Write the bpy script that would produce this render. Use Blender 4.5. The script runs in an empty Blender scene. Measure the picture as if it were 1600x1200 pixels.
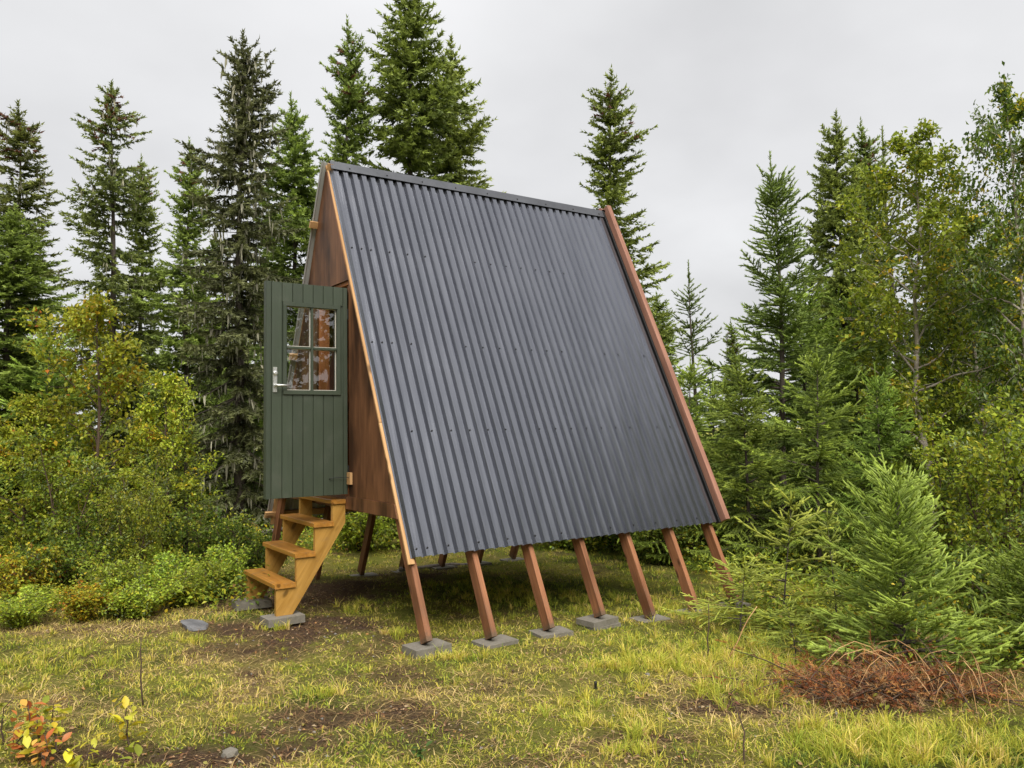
import bpy, math, random
import numpy as np
from mathutils import Vector, Matrix

SC = bpy.context.scene
COL = SC.collection
R = math.radians

# ------------------------------------------------------------------ camera
CAMP = np.array([-1.73678, -7.65681, 1.60005])
YAW, PITCH, ROLL, FPX = 0.9690264, 0.0515736, -0.01348, 1250.0
_f = np.array([math.cos(PITCH)*math.cos(YAW), math.cos(PITCH)*math.sin(YAW), math.sin(PITCH)])
_r = np.array([math.sin(YAW), -math.cos(YAW), 0.0])
_u = np.cross(_r, _f)
RIGHT = _r*math.cos(ROLL) + _u*math.sin(ROLL)
UP = -_r*math.sin(ROLL) + _u*math.cos(ROLL)
FWD = _f
cam_d = bpy.data.cameras.new('camera')
cam = bpy.data.objects.new('camera', cam_d)
COL.objects.link(cam)
cam_d.sensor_width = 36.0
cam_d.lens = FPX/1600*36.0
cam_d.clip_end = 1000
cam.matrix_world = Matrix(((RIGHT[0], UP[0], -FWD[0], CAMP[0]), (RIGHT[1], UP[1], -FWD[1], CAMP[1]),
                           (RIGHT[2], UP[2], -FWD[2], CAMP[2]), (0, 0, 0, 1)))
SC.camera = cam

# ------------------------------------------------------------------ world, sun, exposure
SUN_EL, SUN_AZ = R(52), R(250)          # azimuth of the sun measured from +X, counter-clockwise
w = bpy.data.worlds.new('World'); SC.world = w; w.use_nodes = True
nt = w.node_tree; nt.nodes.clear()
out = nt.nodes.new('ShaderNodeOutputWorld'); bg = nt.nodes.new('ShaderNodeBackground')
sky = nt.nodes.new('ShaderNodeTexSky'); sky.sky_type = 'NISHITA'; sky.sun_disc = False
sky.sun_elevation = SUN_EL; sky.sun_rotation = math.pi/2 - SUN_AZ
sky.air_density = 1.0; sky.dust_density = 3.0
skm = nt.nodes.new('ShaderNodeVectorMath'); skm.operation = 'SCALE'; skm.inputs[3].default_value = 0.05
nt.links.new(sky.outputs[0], skm.inputs[0])
tc = nt.nodes.new('ShaderNodeTexCoord'); sep = nt.nodes.new('ShaderNodeSeparateXYZ')
nt.links.new(tc.outputs['Generated'], sep.inputs[0])
az = nt.nodes.new('ShaderNodeMath'); az.operation = 'ABSOLUTE'; nt.links.new(sep.outputs[2], az.inputs[0])
az2 = nt.nodes.new('ShaderNodeMath'); az2.operation = 'ADD'; az2.inputs[1].default_value = 0.35
nt.links.new(az.outputs[0], az2.inputs[0])
dv = nt.nodes.new('ShaderNodeVectorMath'); dv.operation = 'DIVIDE'
cmb = nt.nodes.new('ShaderNodeCombineXYZ')
for i in range(3): nt.links.new(az2.outputs[0], cmb.inputs[i])
nt.links.new(tc.outputs['Generated'], dv.inputs[0]); nt.links.new(cmb.outputs[0], dv.inputs[1])
cn = nt.nodes.new('ShaderNodeTexNoise'); cn.inputs['Scale'].default_value = 1.7
cn.inputs['Detail'].default_value = 5; cn.inputs['Roughness'].default_value = 0.45
nt.links.new(dv.outputs[0], cn.inputs['Vector'])
cr = nt.nodes.new('ShaderNodeValToRGB')
cr.color_ramp.elements[0].position = 0.25; cr.color_ramp.elements[0].color = (0.188, 0.188, 0.190, 1)
cr.color_ramp.elements[1].position = 0.7; cr.color_ramp.elements[1].color = (0.268, 0.268, 0.271, 1)
nt.links.new(cn.outputs[0], cr.inputs[0])
mx = nt.nodes.new('ShaderNodeMix'); mx.data_type = 'RGBA'; mx.inputs[0].default_value = 0.96   # thick cloud deck over the clear sky
nt.links.new(skm.outputs[0], mx.inputs[6]); nt.links.new(cr.outputs[0], mx.inputs[7])
nt.links.new(mx.outputs[2], bg.inputs[0]); bg.inputs[1].default_value = 1.0
nt.links.new(bg.outputs[0], out.inputs[0])

sd = bpy.data.lights.new('sun', 'SUN'); sun = bpy.data.objects.new('sun', sd); COL.objects.link(sun)
sd.energy = 1.5; sd.angle = R(50); sd.color = (1.0, 0.96, 0.9)
sv = Vector((math.cos(SUN_EL)*math.cos(SUN_AZ), math.cos(SUN_EL)*math.sin(SUN_AZ), math.sin(SUN_EL)))
sun.rotation_euler = sv.to_track_quat('Z', 'Y').to_euler()
sun.location = (0, 0, 30)

SC.view_settings.view_transform = 'Standard'; SC.view_settings.look = 'None'
SC.view_settings.exposure = 1.85; SC.view_settings.gamma = 1.0
SC.view_settings.use_curve_mapping = False
SC.render.engine = 'CYCLES'
SC.cycles.max_bounces = 6; SC.cycles.diffuse_bounces = 4; SC.cycles.glossy_bounces = 3
SC.cycles.transmission_bounces = 4; SC.cycles.transparent_max_bounces = 8
SC.cycles.use_denoising = True

# ------------------------------------------------------------------ helpers
def ray(px, py):
    return FWD + RIGHT*((px-800)/FPX) + UP*((600-py)/FPX)

rngN = np.random.default_rng(7)
_LAT = [rngN.random((64, 64)) for _ in range(8)]
def vnoise(x, y, scale, k=0):
    L = _LAT[k % 8]; x = np.asarray(x, float)/scale + 1000; y = np.asarray(y, float)/scale + 1000
    xi = np.floor(x).astype(int); yi = np.floor(y).astype(int)
    fx = x-xi; fy = y-yi; fx = fx*fx*(3-2*fx); fy = fy*fy*(3-2*fy)
    a = L[xi % 64, yi % 64]; b = L[(xi+1) % 64, yi % 64]; c = L[xi % 64, (yi+1) % 64]; d = L[(xi+1) % 64, (yi+1) % 64]
    return (a*(1-fx)+b*fx)*(1-fy) + (c*(1-fx)+d*fx)*fy
def fbm(x, y, scale, k=0, o=4):
    s = 0; a = 0.5; t = 0
    for i in range(o):
        s = s + a*vnoise(x, y, scale, k+i); t += a; a *= 0.55; scale *= 0.47
    return s/t

def gz(x, y):
    x = np.asarray(x, float); y = np.asarray(y, float)
    z = -0.188 - 0.031*np.clip(x-1, -3, 14) - 0.012*np.clip(y+2, -1.5, 30)
    z = z + 0.05*np.exp(-((x-0.6)/0.8)**2-((y-0.0)/1.0)**2)
    flat = np.clip(np.minimum(np.abs(y+2.05)/0.6, np.hypot(x-0.65, (y+0.1)/1.4)/0.9), 0.15, 1)
    z = z + ((fbm(x, y, 1.1, 0)-0.5)*0.09 + (fbm(x, y, 0.28, 3)-0.5)*0.035)*flat
    r = np.hypot(x-1, y+1)
    z = z + np.clip(r-7, 0, 50)*0.03*(fbm(x, y, 4.0, 5)-0.3)
    return z
def ground_at(px, py):
    d = ray(px, py); z = -0.15
    for _ in range(12):
        s = (z-CAMP[2])/d[2]; p = CAMP + d*s; z = float(gz(p[0], p[1]))
    return np.array([p[0], p[1], z])
def at_depth(px, dep):
    """ground point in the direction of picture column px, dep metres ahead"""
    p = CAMP + ray(px, 700)*dep
    return np.array([p[0], p[1], float(gz(p[0], p[1]))])
def height_for(px, py, dep):
    p = CAMP + ray(px, py)*dep
    return p[2]

def mesh_np(name, V, F, cols=None, smooth=False):
    """V (n,3); F list of arrays of equal-length faces"""
    V = np.ascontiguousarray(V, np.float32)
    me = bpy.data.meshes.new(name)
    me.vertices.add(len(V)); me.vertices.foreach_set('co', V.ravel())
    tot = sum(f.size for f in F); nf = sum(len(f) for f in F)
    me.loops.add(tot); me.polygons.add(nf)
    li = np.concatenate([f.ravel() for f in F]).astype(np.int32)
    st = []; o = 0
    for f in F:
        st.append(o + np.arange(len(f))*f.shape[1]); o += f.size
    me.loops.foreach_set('vertex_index', li)
    me.polygons.foreach_set('loop_start', np.concatenate(st).astype(np.int32))
    if cols is not None:
        a = me.color_attributes.new('col', 'FLOAT_COLOR', 'POINT')
        c = np.ones((len(V), 4), np.float32); c[:, :3] = cols
        a.data.foreach_set('color', c.ravel())
    me.update(calc_edges=True)
    me.polygons.foreach_set('use_smooth', np.full(nf, smooth))
    return me

def link(name, me, mat=None, parent=None, loc=None):
    o = bpy.data.objects.new(name, me)
    COL.objects.link(o)
    if mat is not None and me is not None and len(me.materials) == 0: me.materials.append(mat)
    if parent is not None: o.parent = parent
    if loc is not None: o.location = loc
    return o
def empty(name, loc=(0, 0, 0), rz=0.0, sc=(1, 1, 1)):
    o = bpy.data.objects.new(name, None); COL.objects.link(o)
    o.location = loc; o.rotation_euler = (0, 0, rz); o.scale = sc; o.empty_display_size = 0.1
    return o
def tag(o, label, cat, group=None, kind=None):
    o['label'] = label; o['category'] = cat
    if group: o['group'] = group
    if kind: o['kind'] = kind
    return o
def pin(o, parent, origin):
    """parent a part built in scene coordinates to a thing whose origin is at `origin`"""
    o.parent = parent; o.matrix_parent_inverse = Matrix.Translation(-Vector(origin))
    return o

def nrm(v):
    v = np.asarray(v, float); return v/np.linalg.norm(v)

class MB:
    def __init__(s): s.V = []; s.F = []
    def add(s, V, F):
        o = len(s.V); s.V += [tuple(v) for v in V]; s.F += [tuple(i+o for i in f) for f in F]; return s
    def mesh(s, name, smooth=False):
        me = bpy.data.meshes.new(name); me.from_pydata(s.V, [], s.F); me.update()
        if smooth: me.polygons.foreach_set('use_smooth', np.ones(len(me.polygons), bool))
        return me
def prism(prof, L, c=0.0):
    """closed profile (x,y) extruded along z from 0 to L"""
    n = len(prof)
    V = [(x, y, 0) for x, y in prof] + [(x, y, L) for x, y in prof]
    F = [(i, (i+1) % n, n+(i+1) % n, n+i) for i in range(n)] + [tuple(range(n-1, -1, -1)), tuple(range(n, 2*n))]
    return V, F
def box_prof(w, t, b=0.003):
    w /= 2; t /= 2
    return [(-w+b, -t), (w-b, -t), (w, -t+b), (w, t-b), (w-b, t), (-w+b, t), (-w, t-b), (-w, -t+b)]
def orient(p0, p1, up):
    z = nrm(np.array(p1)-np.array(p0)); x = np.array(up, float); x = nrm(x - z*np.dot(x, z)); y = np.cross(z, x)
    return Matrix(((x[0], y[0], z[0], p0[0]), (x[1], y[1], z[1], p0[1]), (x[2], y[2], z[2], p0[2]), (0, 0, 0, 1)))
def beam(name, p0, p1, w, t, up, mat, parent=None, org=None, b=0.003, taper=None):
    """sawn timber from p0 to p1, w wide along `up`, t thick across it; grain along local z"""
    L = float(np.linalg.norm(np.array(p1)-np.array(p0)))
    V, F = prism(box_prof(w, t, b), L)
    o = link(name, MB().add(V, F).mesh(name), mat)
    M = orient(p0, p1, up)
    if parent is not None:
        o.parent = parent; o.matrix_parent_inverse = Matrix.Translation(-Vector(org))
    o.matrix_basis = M
    return o
def poly_slab(name, pts, nvec, th, mat, parent=None, org=None):
    """flat polygon (scene points) thickened by th along nvec"""
    n = len(pts); nv = np.array(nvec)*th
    V = [tuple(p) for p in pts] + [tuple(np.array(p)+nv) for p in pts]
    F = [tuple(range(n-1, -1, -1)), tuple(range(n, 2*n))] + [(i, (i+1) % n, n+(i+1) % n, n+i) for i in range(n)]
    me = MB().add(V, F).mesh(name)
    import bmesh
    bm = bmesh.new(); bm.from_mesh(me); bmesh.ops.recalc_face_normals(bm, faces=bm.faces); bm.to_mesh(me); bm.free()
    o = link(name, me, mat)
    if parent is not None: pin(o, parent, org)
    return o
def tube(pts, rad, n=6, cap=True):
    pts = [np.array(p, float) for p in pts]; V = []; F = []
    ref = np.array([0.31, 0.17, 0.93])
    for i, p in enumerate(pts):
        d = nrm(pts[min(i+1, len(pts)-1)] - pts[max(i-1, 0)])
        a = np.cross(d, ref); a = nrm(a) if np.linalg.norm(a) > 1e-4 else nrm(np.cross(d, (1, 0, 0))); b = np.cross(d, a)
        r = rad[i] if hasattr(rad, '__len__') else rad
        for k in range(n):
            th = 2*math.pi*k/n; V.append(p + (a*math.cos(th)+b*math.sin(th))*r)
    for i in range(len(pts)-1):
        for k in range(n):
            F.append((i*n+k, i*n+(k+1) % n, (i+1)*n+(k+1) % n, (i+1)*n+k))
    if cap:
        F.append(tuple(range(n-1, -1, -1))); o = (len(pts)-1)*n; F.append(tuple(range(o, o+n)))
    return V, F

# ------------------------------------------------------------------ materials
class NT:
    def __init__(s, name):
        s.m = bpy.data.materials.new(name); s.m.use_nodes = True; s.t = s.m.node_tree
        s.b = s.t.nodes['Principled BSDF']; s.o = s.t.nodes['Material Output']
    def n(s, typ, **kw):
        nd = s.t.nodes.new(typ)
        for k, v in kw.items():
            if k in nd.inputs: nd.inputs[k].default_value = v
            else: setattr(nd, k, v)
        return nd
    def l(s, a, b): s.t.links.new(a, b)
    def coords(s, scale=(1, 1, 1), out='Object'):
        tc = s.n('ShaderNodeTexCoord'); mp = s.n('ShaderNodeMapping'); mp.inputs['Scale'].default_value = scale
        s.l(tc.outputs[out], mp.inputs['Vector']); return mp.outputs[0]
    def noise(s, vec, scale, detail=4, rough=0.5, dist=0.0):
        nd = s.n('ShaderNodeTexNoise', Scale=scale, Detail=detail, Roughness=rough, Distortion=dist)
        s.l(vec, nd.inputs['Vector']); return nd.outputs[0]
    def ramp(s, fac, stops):
        nd = s.n('ShaderNodeValToRGB'); e = nd.color_ramp.elements
        while len(e) < len(stops): e.new(0.5)
        for i, (p, c) in enumerate(stops):
            e[i].position = p; e[i].color = (*c, 1) if len(c) == 3 else c
        s.l(fac, nd.inputs[0]); return nd.outputs[0]
    def mix(s, a, b, fac, mode='MIX'):
        nd = s.n('ShaderNodeMix', data_type='RGBA', blend_type=mode)
        for sock, v in ((nd.inputs[6], a), (nd.inputs[7], b), (nd.inputs[0], fac)):
            if hasattr(v, 'is_linked'): s.l(v, sock)
            else: sock.default_value = (*v, 1) if isinstance(v, (tuple, list)) else v
        return nd.outputs[2]
    def bump(s, h, strength=0.3, dist=0.01):
        nd = s.n('ShaderNodeBump', Strength=strength, Distance=dist); s.l(h, nd.inputs['Height'])
        s.l(nd.outputs[0], s.b.inputs['Normal']); return nd

def wood(name, dark, light, rough=0.55, grain=1.0, blotch=0.25, knots=True, spec=0.3, wear=0.0, mud=False):
    M = NT(name)
    oi = M.n('ShaderNodeObjectInfo')
    tc = M.n('ShaderNodeTexCoord'); ad = M.n('ShaderNodeVectorMath', operation='ADD')
    sc_ = M.n('ShaderNodeVectorMath', operation='SCALE'); sc_.inputs[0].default_value = (3.1, 5.7, 9.3)
    M.l(oi.outputs['Random'], sc_.inputs[3]); M.l(tc.outputs['Object'], ad.inputs[0]); M.l(sc_.outputs[0], ad.inputs[1])
    mp = M.n('ShaderNodeMapping'); mp.inputs['Scale'].default_value = (28*grain, 28*grain, 1.6); M.l(ad.outputs[0], mp.inputs['Vector'])
    g = M.noise(mp.outputs[0], 1.0, 6, 0.65, 0.6)
    mp2 = M.n('ShaderNodeMapping'); mp2.inputs['Scale'].default_value = (3.5, 3.5, 1.1); M.l(ad.outputs[0], mp2.inputs['Vector'])
    bl = M.noise(mp2.outputs[0], 1.0, 3, 0.5)
    c = M.ramp(g, [(0.3, dark), (0.7, light)])
    dk = tuple(v*0.55 for v in dark)
    f = M.ramp(bl, [(0.45, (0, 0, 0)), (0.75, (blotch*2,)*3)])
    c = M.mix(c, dk, f)
    if knots:
        mp3 = M.n('ShaderNodeMapping'); mp3.inputs['Scale'].default_value = (7, 7, 3.0); M.l(ad.outputs[0], mp3.inputs['Vector'])
        vo = M.n('ShaderNodeTexVoronoi', Scale=1.0); M.l(mp3.outputs[0], vo.inputs['Vector'])
        k = M.ramp(vo.outputs['Distance'], [(0.09, (0.8,)*3), (0.18, (0, 0, 0))])
        c = M.mix(c, tuple(v*0.3 for v in dark), k)
    if wear > 0:          # scuffs and weathering, in patches
        wn = M.noise(tc.outputs['Object'], 11.0, 6, 0.75)
        c = M.mix(c, (0.17, 0.13, 0.09), M.ramp(wn, [(0.52, (0, 0, 0)), (0.72, (wear,)*3)]))
    if mud:               # soil splashed on the first hand's breadth above the foot
        sz = M.n('ShaderNodeSeparateXYZ'); M.l(tc.outputs['Object'], sz.inputs[0])
        mr = M.n('ShaderNodeMapRange'); mr.inputs[1].default_value = 0.16; mr.inputs[2].default_value = 0.0; M.l(sz.outputs[2], mr.inputs[0])
        mn = M.noise(tc.outputs['Object'], 30.0, 5, 0.7); mm = M.n('ShaderNodeMath', operation='MULTIPLY'); M.l(mr.outputs[0], mm.inputs[0]); M.l(mn, mm.inputs[1])
        c = M.mix(c, (0.11, 0.075, 0.045), M.ramp(mm.outputs[0], [(0.22, (0, 0, 0)), (0.5, (0.85,)*3)]))
    M.l(c, M.b.inputs['Base Color']); M.b.inputs['Roughness'].default_value = rough
    M.b.inputs['Specular IOR Level'].default_value = spec
    M.bump(g, 0.35, 0.005)
    return M.m
M_ply = wood('stained plywood', (0.085, 0.035, 0.016), (0.235, 0.105, 0.048), 0.5, 0.4, 0.9, False)
M_raf = wood('red stained timber', (0.155, 0.062, 0.028), (0.39, 0.172, 0.082), 0.55, 1.0, 0.4, True, 0.3, 0.35, True)
M_barge = wood('pale stained timber', (0.22, 0.10, 0.066), (0.37, 0.19, 0.132), 0.6, 1.0, 0.25)
M_raw = wood('raw pine', (0.40, 0.21, 0.08), (0.58, 0.36, 0.17), 0.6, 1.0, 0.15)
M_str = wood('oiled pine', (0.31, 0.155, 0.026), (0.52, 0.295, 0.072), 0.45, 0.8, 0.25, True, 0.4, 0.3)
M_tread = wood('oiled treads', (0.31, 0.125, 0.018), (0.53, 0.26, 0.055), 0.34, 0.8, 0.25, True, 0.5, 0.6)
M_in = wood('inside boards', (0.26, 0.09, 0.03), (0.45, 0.17, 0.06), 0.6, 0.7, 0.2)

def paint(name, col, rough, var=0.12, bump=0.1, metal=0.0, spec=0.5):
    M = NT(name); v = M.coords((1, 1, 1)); n1 = M.noise(v, 3.0, 5, 0.6); n2 = M.noise(v, 60, 3, 0.6)
    a = tuple(x*(1-var) for x in col); b = tuple(min(1, x*(1+var)) for x in col)
    M.l(M.ramp(n1, [(0.3, a), (0.7, b)]), M.b.inputs['Base Color'])
    rr = M.ramp(n2, [(0.3, (rough*0.8,)*3), (0.7, (min(1, rough*1.25),)*3)]); M.l(rr, M.b.inputs['Roughness'])
    M.b.inputs['Metallic'].default_value = metal; M.b.inputs['Specular IOR Level'].default_value = spec
    M.bump(n2, bump, 0.002)
    return M.m
def paint_door(name, col, rough, var=0.12, bump=0.1):
    M = NT(name); v = M.coords((60, 60, 2.5)); st = M.noise(v, 1.0, 5, 0.7); v1 = M.coords((1, 1, 1)); n1 = M.noise(v1, 4.0, 5, 0.65)
    oi = M.n('ShaderNodeObjectInfo'); c = M.ramp(oi.outputs['Random'], [(0.0, tuple(x*0.90 for x in col)), (1.0, tuple(x*1.10 for x in col))])
    c = M.mix(c, tuple(x*0.72 for x in col), M.ramp(st, [(0.45, (0, 0, 0)), (0.8, (0.6,)*3)])); c = M.mix(c, (0.10, 0.10, 0.075), M.ramp(n1, [(0.55, (0, 0, 0)), (0.8, (0.35,)*3)]))
    M.l(c, M.b.inputs['Base Color']); M.l(M.ramp(n1, [(0.3, (rough*0.8,)*3), (0.7, (rough*1.3,)*3)]), M.b.inputs['Roughness'])
    M.bump(st, 0.3, 0.002); return M.m
M_green = paint_door('green door paint', (0.043, 0.056, 0.036), 0.45, 0.10, 0.12)
M_steel = paint('brushed steel', (0.72, 0.72, 0.70), 0.32, 0.06, 0.03, 0.85)
M_iron = paint('dark iron', (0.02, 0.02, 0.02), 0.5, 0.2, 0.05, 0.5)
M_ridge = paint('black ridge steel', (0.10, 0.104, 0.115), 0.36, 0.2, 0.06, 0.55)
def roof_mat():
    M = NT('charcoal corrugated steel')
    v = M.coords((26, 0.9, 0.9)); st = M.noise(v, 1.0, 6, 0.65)
    v2 = M.coords((1, 1, 1)); cl = M.noise(v2, 1.7, 5, 0.6); fn = M.noise(v2, 160, 2, 0.5)
    c = M.ramp(st, [(0.3, (0.190, 0.198, 0.226)), (0.75, (0.255, 0.264, 0.294))])
    c = M.mix(c, (0.29, 0.295, 0.31), M.ramp(cl, [(0.5, (0, 0, 0)), (0.9, (0.2,)*3)]))
    M.l(c, M.b.inputs['Base Color'])
    M.l(M.ramp(cl, [(0.3, (0.19,)*3), (0.7, (0.25,)*3)]), M.b.inputs['Roughness'])
    M.b.inputs['Metallic'].default_value = 0.9
    M.bump(cl, 0.05, 0.003)
    return M.m
M_roof = roof_mat()
M_back = paint('pale sheet backing', (0.42, 0.42, 0.40), 0.6, 0.08, 0.03)
def concrete():
    M = NT('concrete paver'); v = M.coords((1, 1, 1)); a = M.noise(v, 9, 6, 0.65); b = M.noise(v, 140, 3, 0.7)
    c = M.ramp(a, [(0.3, (0.145, 0.130, 0.104)), (0.7, (0.235, 0.214, 0.178))])
    c = M.mix(c, (0.13, 0.125, 0.11), M.ramp(b, [(0.62, (0, 0, 0)), (0.75, (0.7,)*3)]))
    s2 = M.noise(v, 5, 5, 0.7); c = M.mix(c, (0.085, 0.075, 0.045), M.ramp(s2, [(0.5, (0, 0, 0)), (0.72, (0.75,)*3)]))
    M.l(c, M.b.inputs['Base Color']); M.b.inputs['Roughness'].default_value = 0.9; M.bump(b, 0.6, 0.006)
    return M.m
M_conc = concrete()
def glass():
    M = NT('window glass'); t = M.t; t.nodes.remove(M.b)
    tr = M.n('ShaderNodeBsdfTransparent'); tr.inputs[0].default_value = (0.93, 0.95, 0.94, 1)
    gl = M.n('ShaderNodeBsdfGlossy'); gl.inputs['Roughness'].default_value = 0.0
    fr = M.n('ShaderNodeFresnel'); fr.inputs['IOR'].default_value = 2.0
    mx = M.n('ShaderNodeMixShader'); M.l(fr.outputs[0], mx.inputs[0]); M.l(tr.outputs[0], mx.inputs[1]); M.l(gl.outputs[0], mx.inputs[2])
    M.l(mx.outputs[0], M.o.inputs[0]); return M.m
M_glass = glass()
def foliage(name, trans=0.3, rough=0.5, spec=0.25, hue=0.02, val=0.25):
    M = NT(name)
    at = M.n('ShaderNodeAttribute', attribute_name='col'); oi = M.n('ShaderNodeObjectInfo')
    hs = M.n('ShaderNodeHueSaturation')
    mr = M.n('ShaderNodeMapRange'); mr.inputs[3].default_value = 0.5-hue; mr.inputs[4].default_value = 0.5+hue
    M.l(oi.outputs['Random'], mr.inputs[0]); M.l(mr.outputs[0], hs.inputs['Hue'])
    mv = M.n('ShaderNodeMapRange'); mv.inputs[3].default_value = 1-val; mv.inputs[4].default_value = 1+val
    fr = M.n('ShaderNodeMath', operation='FRACT'); mu = M.n('ShaderNodeMath', operation='MULTIPLY'); mu.inputs[1].default_value = 7.31
    M.l(oi.outputs['Random'], mu.inputs[0]); M.l(mu.outputs[0], fr.inputs[0]); M.l(fr.outputs[0], mv.inputs[0]); M.l(mv.outputs[0], hs.inputs['Value'])
    M.l(at.outputs['Color'], hs.inputs['Color']); M.l(hs.outputs[0], M.b.inputs['Base Color'])
    M.b.inputs['Roughness'].default_value = rough; M.b.inputs['Specular IOR Level'].default_value = spec
    tl = M.n('ShaderNodeBsdfTranslucent'); M.l(hs.outputs[0], tl.inputs[0])
    mx = M.n('ShaderNodeMixShader'); mx.inputs[0].default_value = trans
    M.l(M.b.outputs[0], mx.inputs[1]); M.l(tl.outputs[0], mx.inputs[2]); M.l(mx.outputs[0], M.o.inputs[0])
    return M.m
M_needle = foliage('spruce needles', 0.30, 0.5, 0.3, 0.012, 0.18)
M_leaf = foliage('broad leaves', 0.40, 0.42, 0.35, 0.012, 0.18)
M_grass = foliage('grass blades', 0.3, 0.55, 0.2, 0.0, 0.0)
M_lichen = foliage('beard lichen', 0.25, 0.8, 0.1, 0.0, 0.05)
def bark(name, c0, c1, sc=(14, 14, 3)):
    M = NT(name); v = M.coords(sc); a = M.noise(v, 1.0, 6, 0.7, 0.4)
    M.l(M.ramp(a, [(0.3, c0), (0.7, c1)]), M.b.inputs['Base Color']); M.b.inputs['Roughness'].default_value = 0.9
    M.bump(a, 0.7, 0.02); return M.m
M_bark = bark('spruce bark', (0.035, 0.026, 0.020), (0.12, 0.095, 0.075))
M_birch = bark('birch bark', (0.16, 0.12, 0.09), (0.56, 0.50, 0.42), (3, 3, 14))
M_stem = bark('brown stems', (0.05, 0.03, 0.02), (0.13, 0.085, 0.055))
M_dead = bark('dead wood', (0.10, 0.085, 0.07), (0.28, 0.24, 0.20))
def attr_mat(name, rough=0.9):
    M = NT(name); at = M.n('ShaderNodeAttribute', attribute_name='col'); M.l(at.outputs['Color'], M.b.inputs['Base Color'])
    M.b.inputs['Roughness'].default_value = rough; M.b.inputs['Specular IOR Level'].default_value = 0.15; return M.m
M_attr = attr_mat('dead needles and twigs')
def stone_mat():
    M = NT('grey stone'); v = M.coords(); a = M.noise(v, 8, 6, 0.65)
    M.l(M.ramp(a, [(0.3, (0.07, 0.07, 0.073)), (0.7, (0.19, 0.19, 0.195))]), M.b.inputs['Base Color'])
    M.b.inputs['Roughness'].default_value = 0.85; M.bump(a, 0.5, 0.01); return M.m
M_stone = stone_mat()

# ------------------------------------------------------------------ ground cover map (what grows where)
# picture columns and rows are only used to find the places on the ground plane
SOIL = [(400, 1012, 0.55, 0.25, 0.55), (250, 950, 0.45, 0.35, 0.45), (200, 1180, 0.8, 0.12, 0.75), (470, 1178, 0.6, 0.12, 0.8), (730, 1118, 0.4, 0.12, 0.5), (1010, 1170, 0.4, 0.1, 0.4), (650, 1000, 0.3, 0.3, 0.4), (500, 925, 0.85, 1.0, 1.0), (455, 985, 0.75, 0.45, 0.9), (350, 925, 0.5, 0.6, 0.8), (330, 1165, 0.75, 0.22, 0.9),
        (560, 1130, 0.65, 0.22, 0.75), (620, 1060, 0.3, 0.3, 0.5), (1110, 1105, 0.45, 0.20, 0.9), (880, 1025, 0.45, 0.2, 0.45),
        (690, 1155, 0.5, 0.25, 0.5), (840, 1185, 0.5, 0.15, 0.5), (1340, 1090, 0.7, 0.5, 0.8), (640, 900, 0.7, 0.7, 0.6)]
STRAW = [(190, 975, 0.8, 0.6, 0.9), (60, 975, 0.6, 0.7, 0.7), (300, 1035, 0.7, 0.5, 0.4), (1150, 1120, 0.5, 0.4, 0.6), (760, 1080, 0.6, 0.5, 0.4),
         (350, 950, 0.6, 0.5, 0.6), (100, 1100, 0.6, 0.35, 0.5), (450, 1090, 0.7, 0.4, 0.5), (960, 1080, 0.6, 0.4, 0.35)]
LUSH = [(860, 930, 1.2, 1.0, 1.0), (1180, 1010, 0.6, 0.8, 1.0), (1420, 1180, 0.8, 0.4, 0.9), (100, 1030, 0.7, 0.35, 0.6), (700, 1030, 0.45, 0.2, 0.7),
        (530, 1085, 0.25, 0.18, 0.7), (1040, 1020, 0.9, 0.5, 0.6), (1000, 870, 1.5, 1.5, 0.8), (560, 945, 0.25, 0.35, 0.7), (1550, 1190, 0.7, 0.5, 1.0)]
def blob(lst, x, y, seed):
    wx = x + (fbm(x, y, 0.5, seed)-0.5)*0.9; wy = y + (fbm(x, y, 0.5, seed+2)-0.5)*0.9
    m = np.zeros_like(np.asarray(x, float))
    for (px, py, rx, ry, s) in lst:
        p = ground_at(px, py)
        # rx across the view, ry along it
        dx = (wx-p[0]); dy = (wy-p[1]); a = dx*RIGHT[0]+dy*RIGHT[1]; b = dx*FWD[0]+dy*FWD[1]
        m = np.maximum(m, s*np.exp(-((a/rx)**2+(b/ry)**2)**1.3))
    return m
def cover(x, y):
    soil = blob(SOIL, x, y, 1); straw = blob(STRAW, x, y, 2); lush = blob(LUSH, x, y, 4)
    n = fbm(x, y, 0.45, 6)
    soil = np.clip(soil*(0.7+1.3*fbm(x, y, 0.22, 7)) + np.clip(n-0.57, 0, 1)*2.5, 0, 1)
    straw = np.clip(straw*(0.4+1.2*fbm(x, y, 0.3, 2)) + np.clip(fbm(x, y, 0.6, 1)-0.5, 0, 1)*2.0, 0, 1)
    lush = np.clip(lush*(0.5+fbm(x, y, 0.35, 5)) + np.clip(fbm(x, y, 0.5, 4)-0.50, 0, 1)*3.0, 0, 1)*(1-0.5*soil)
    return soil, straw, lush

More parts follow.
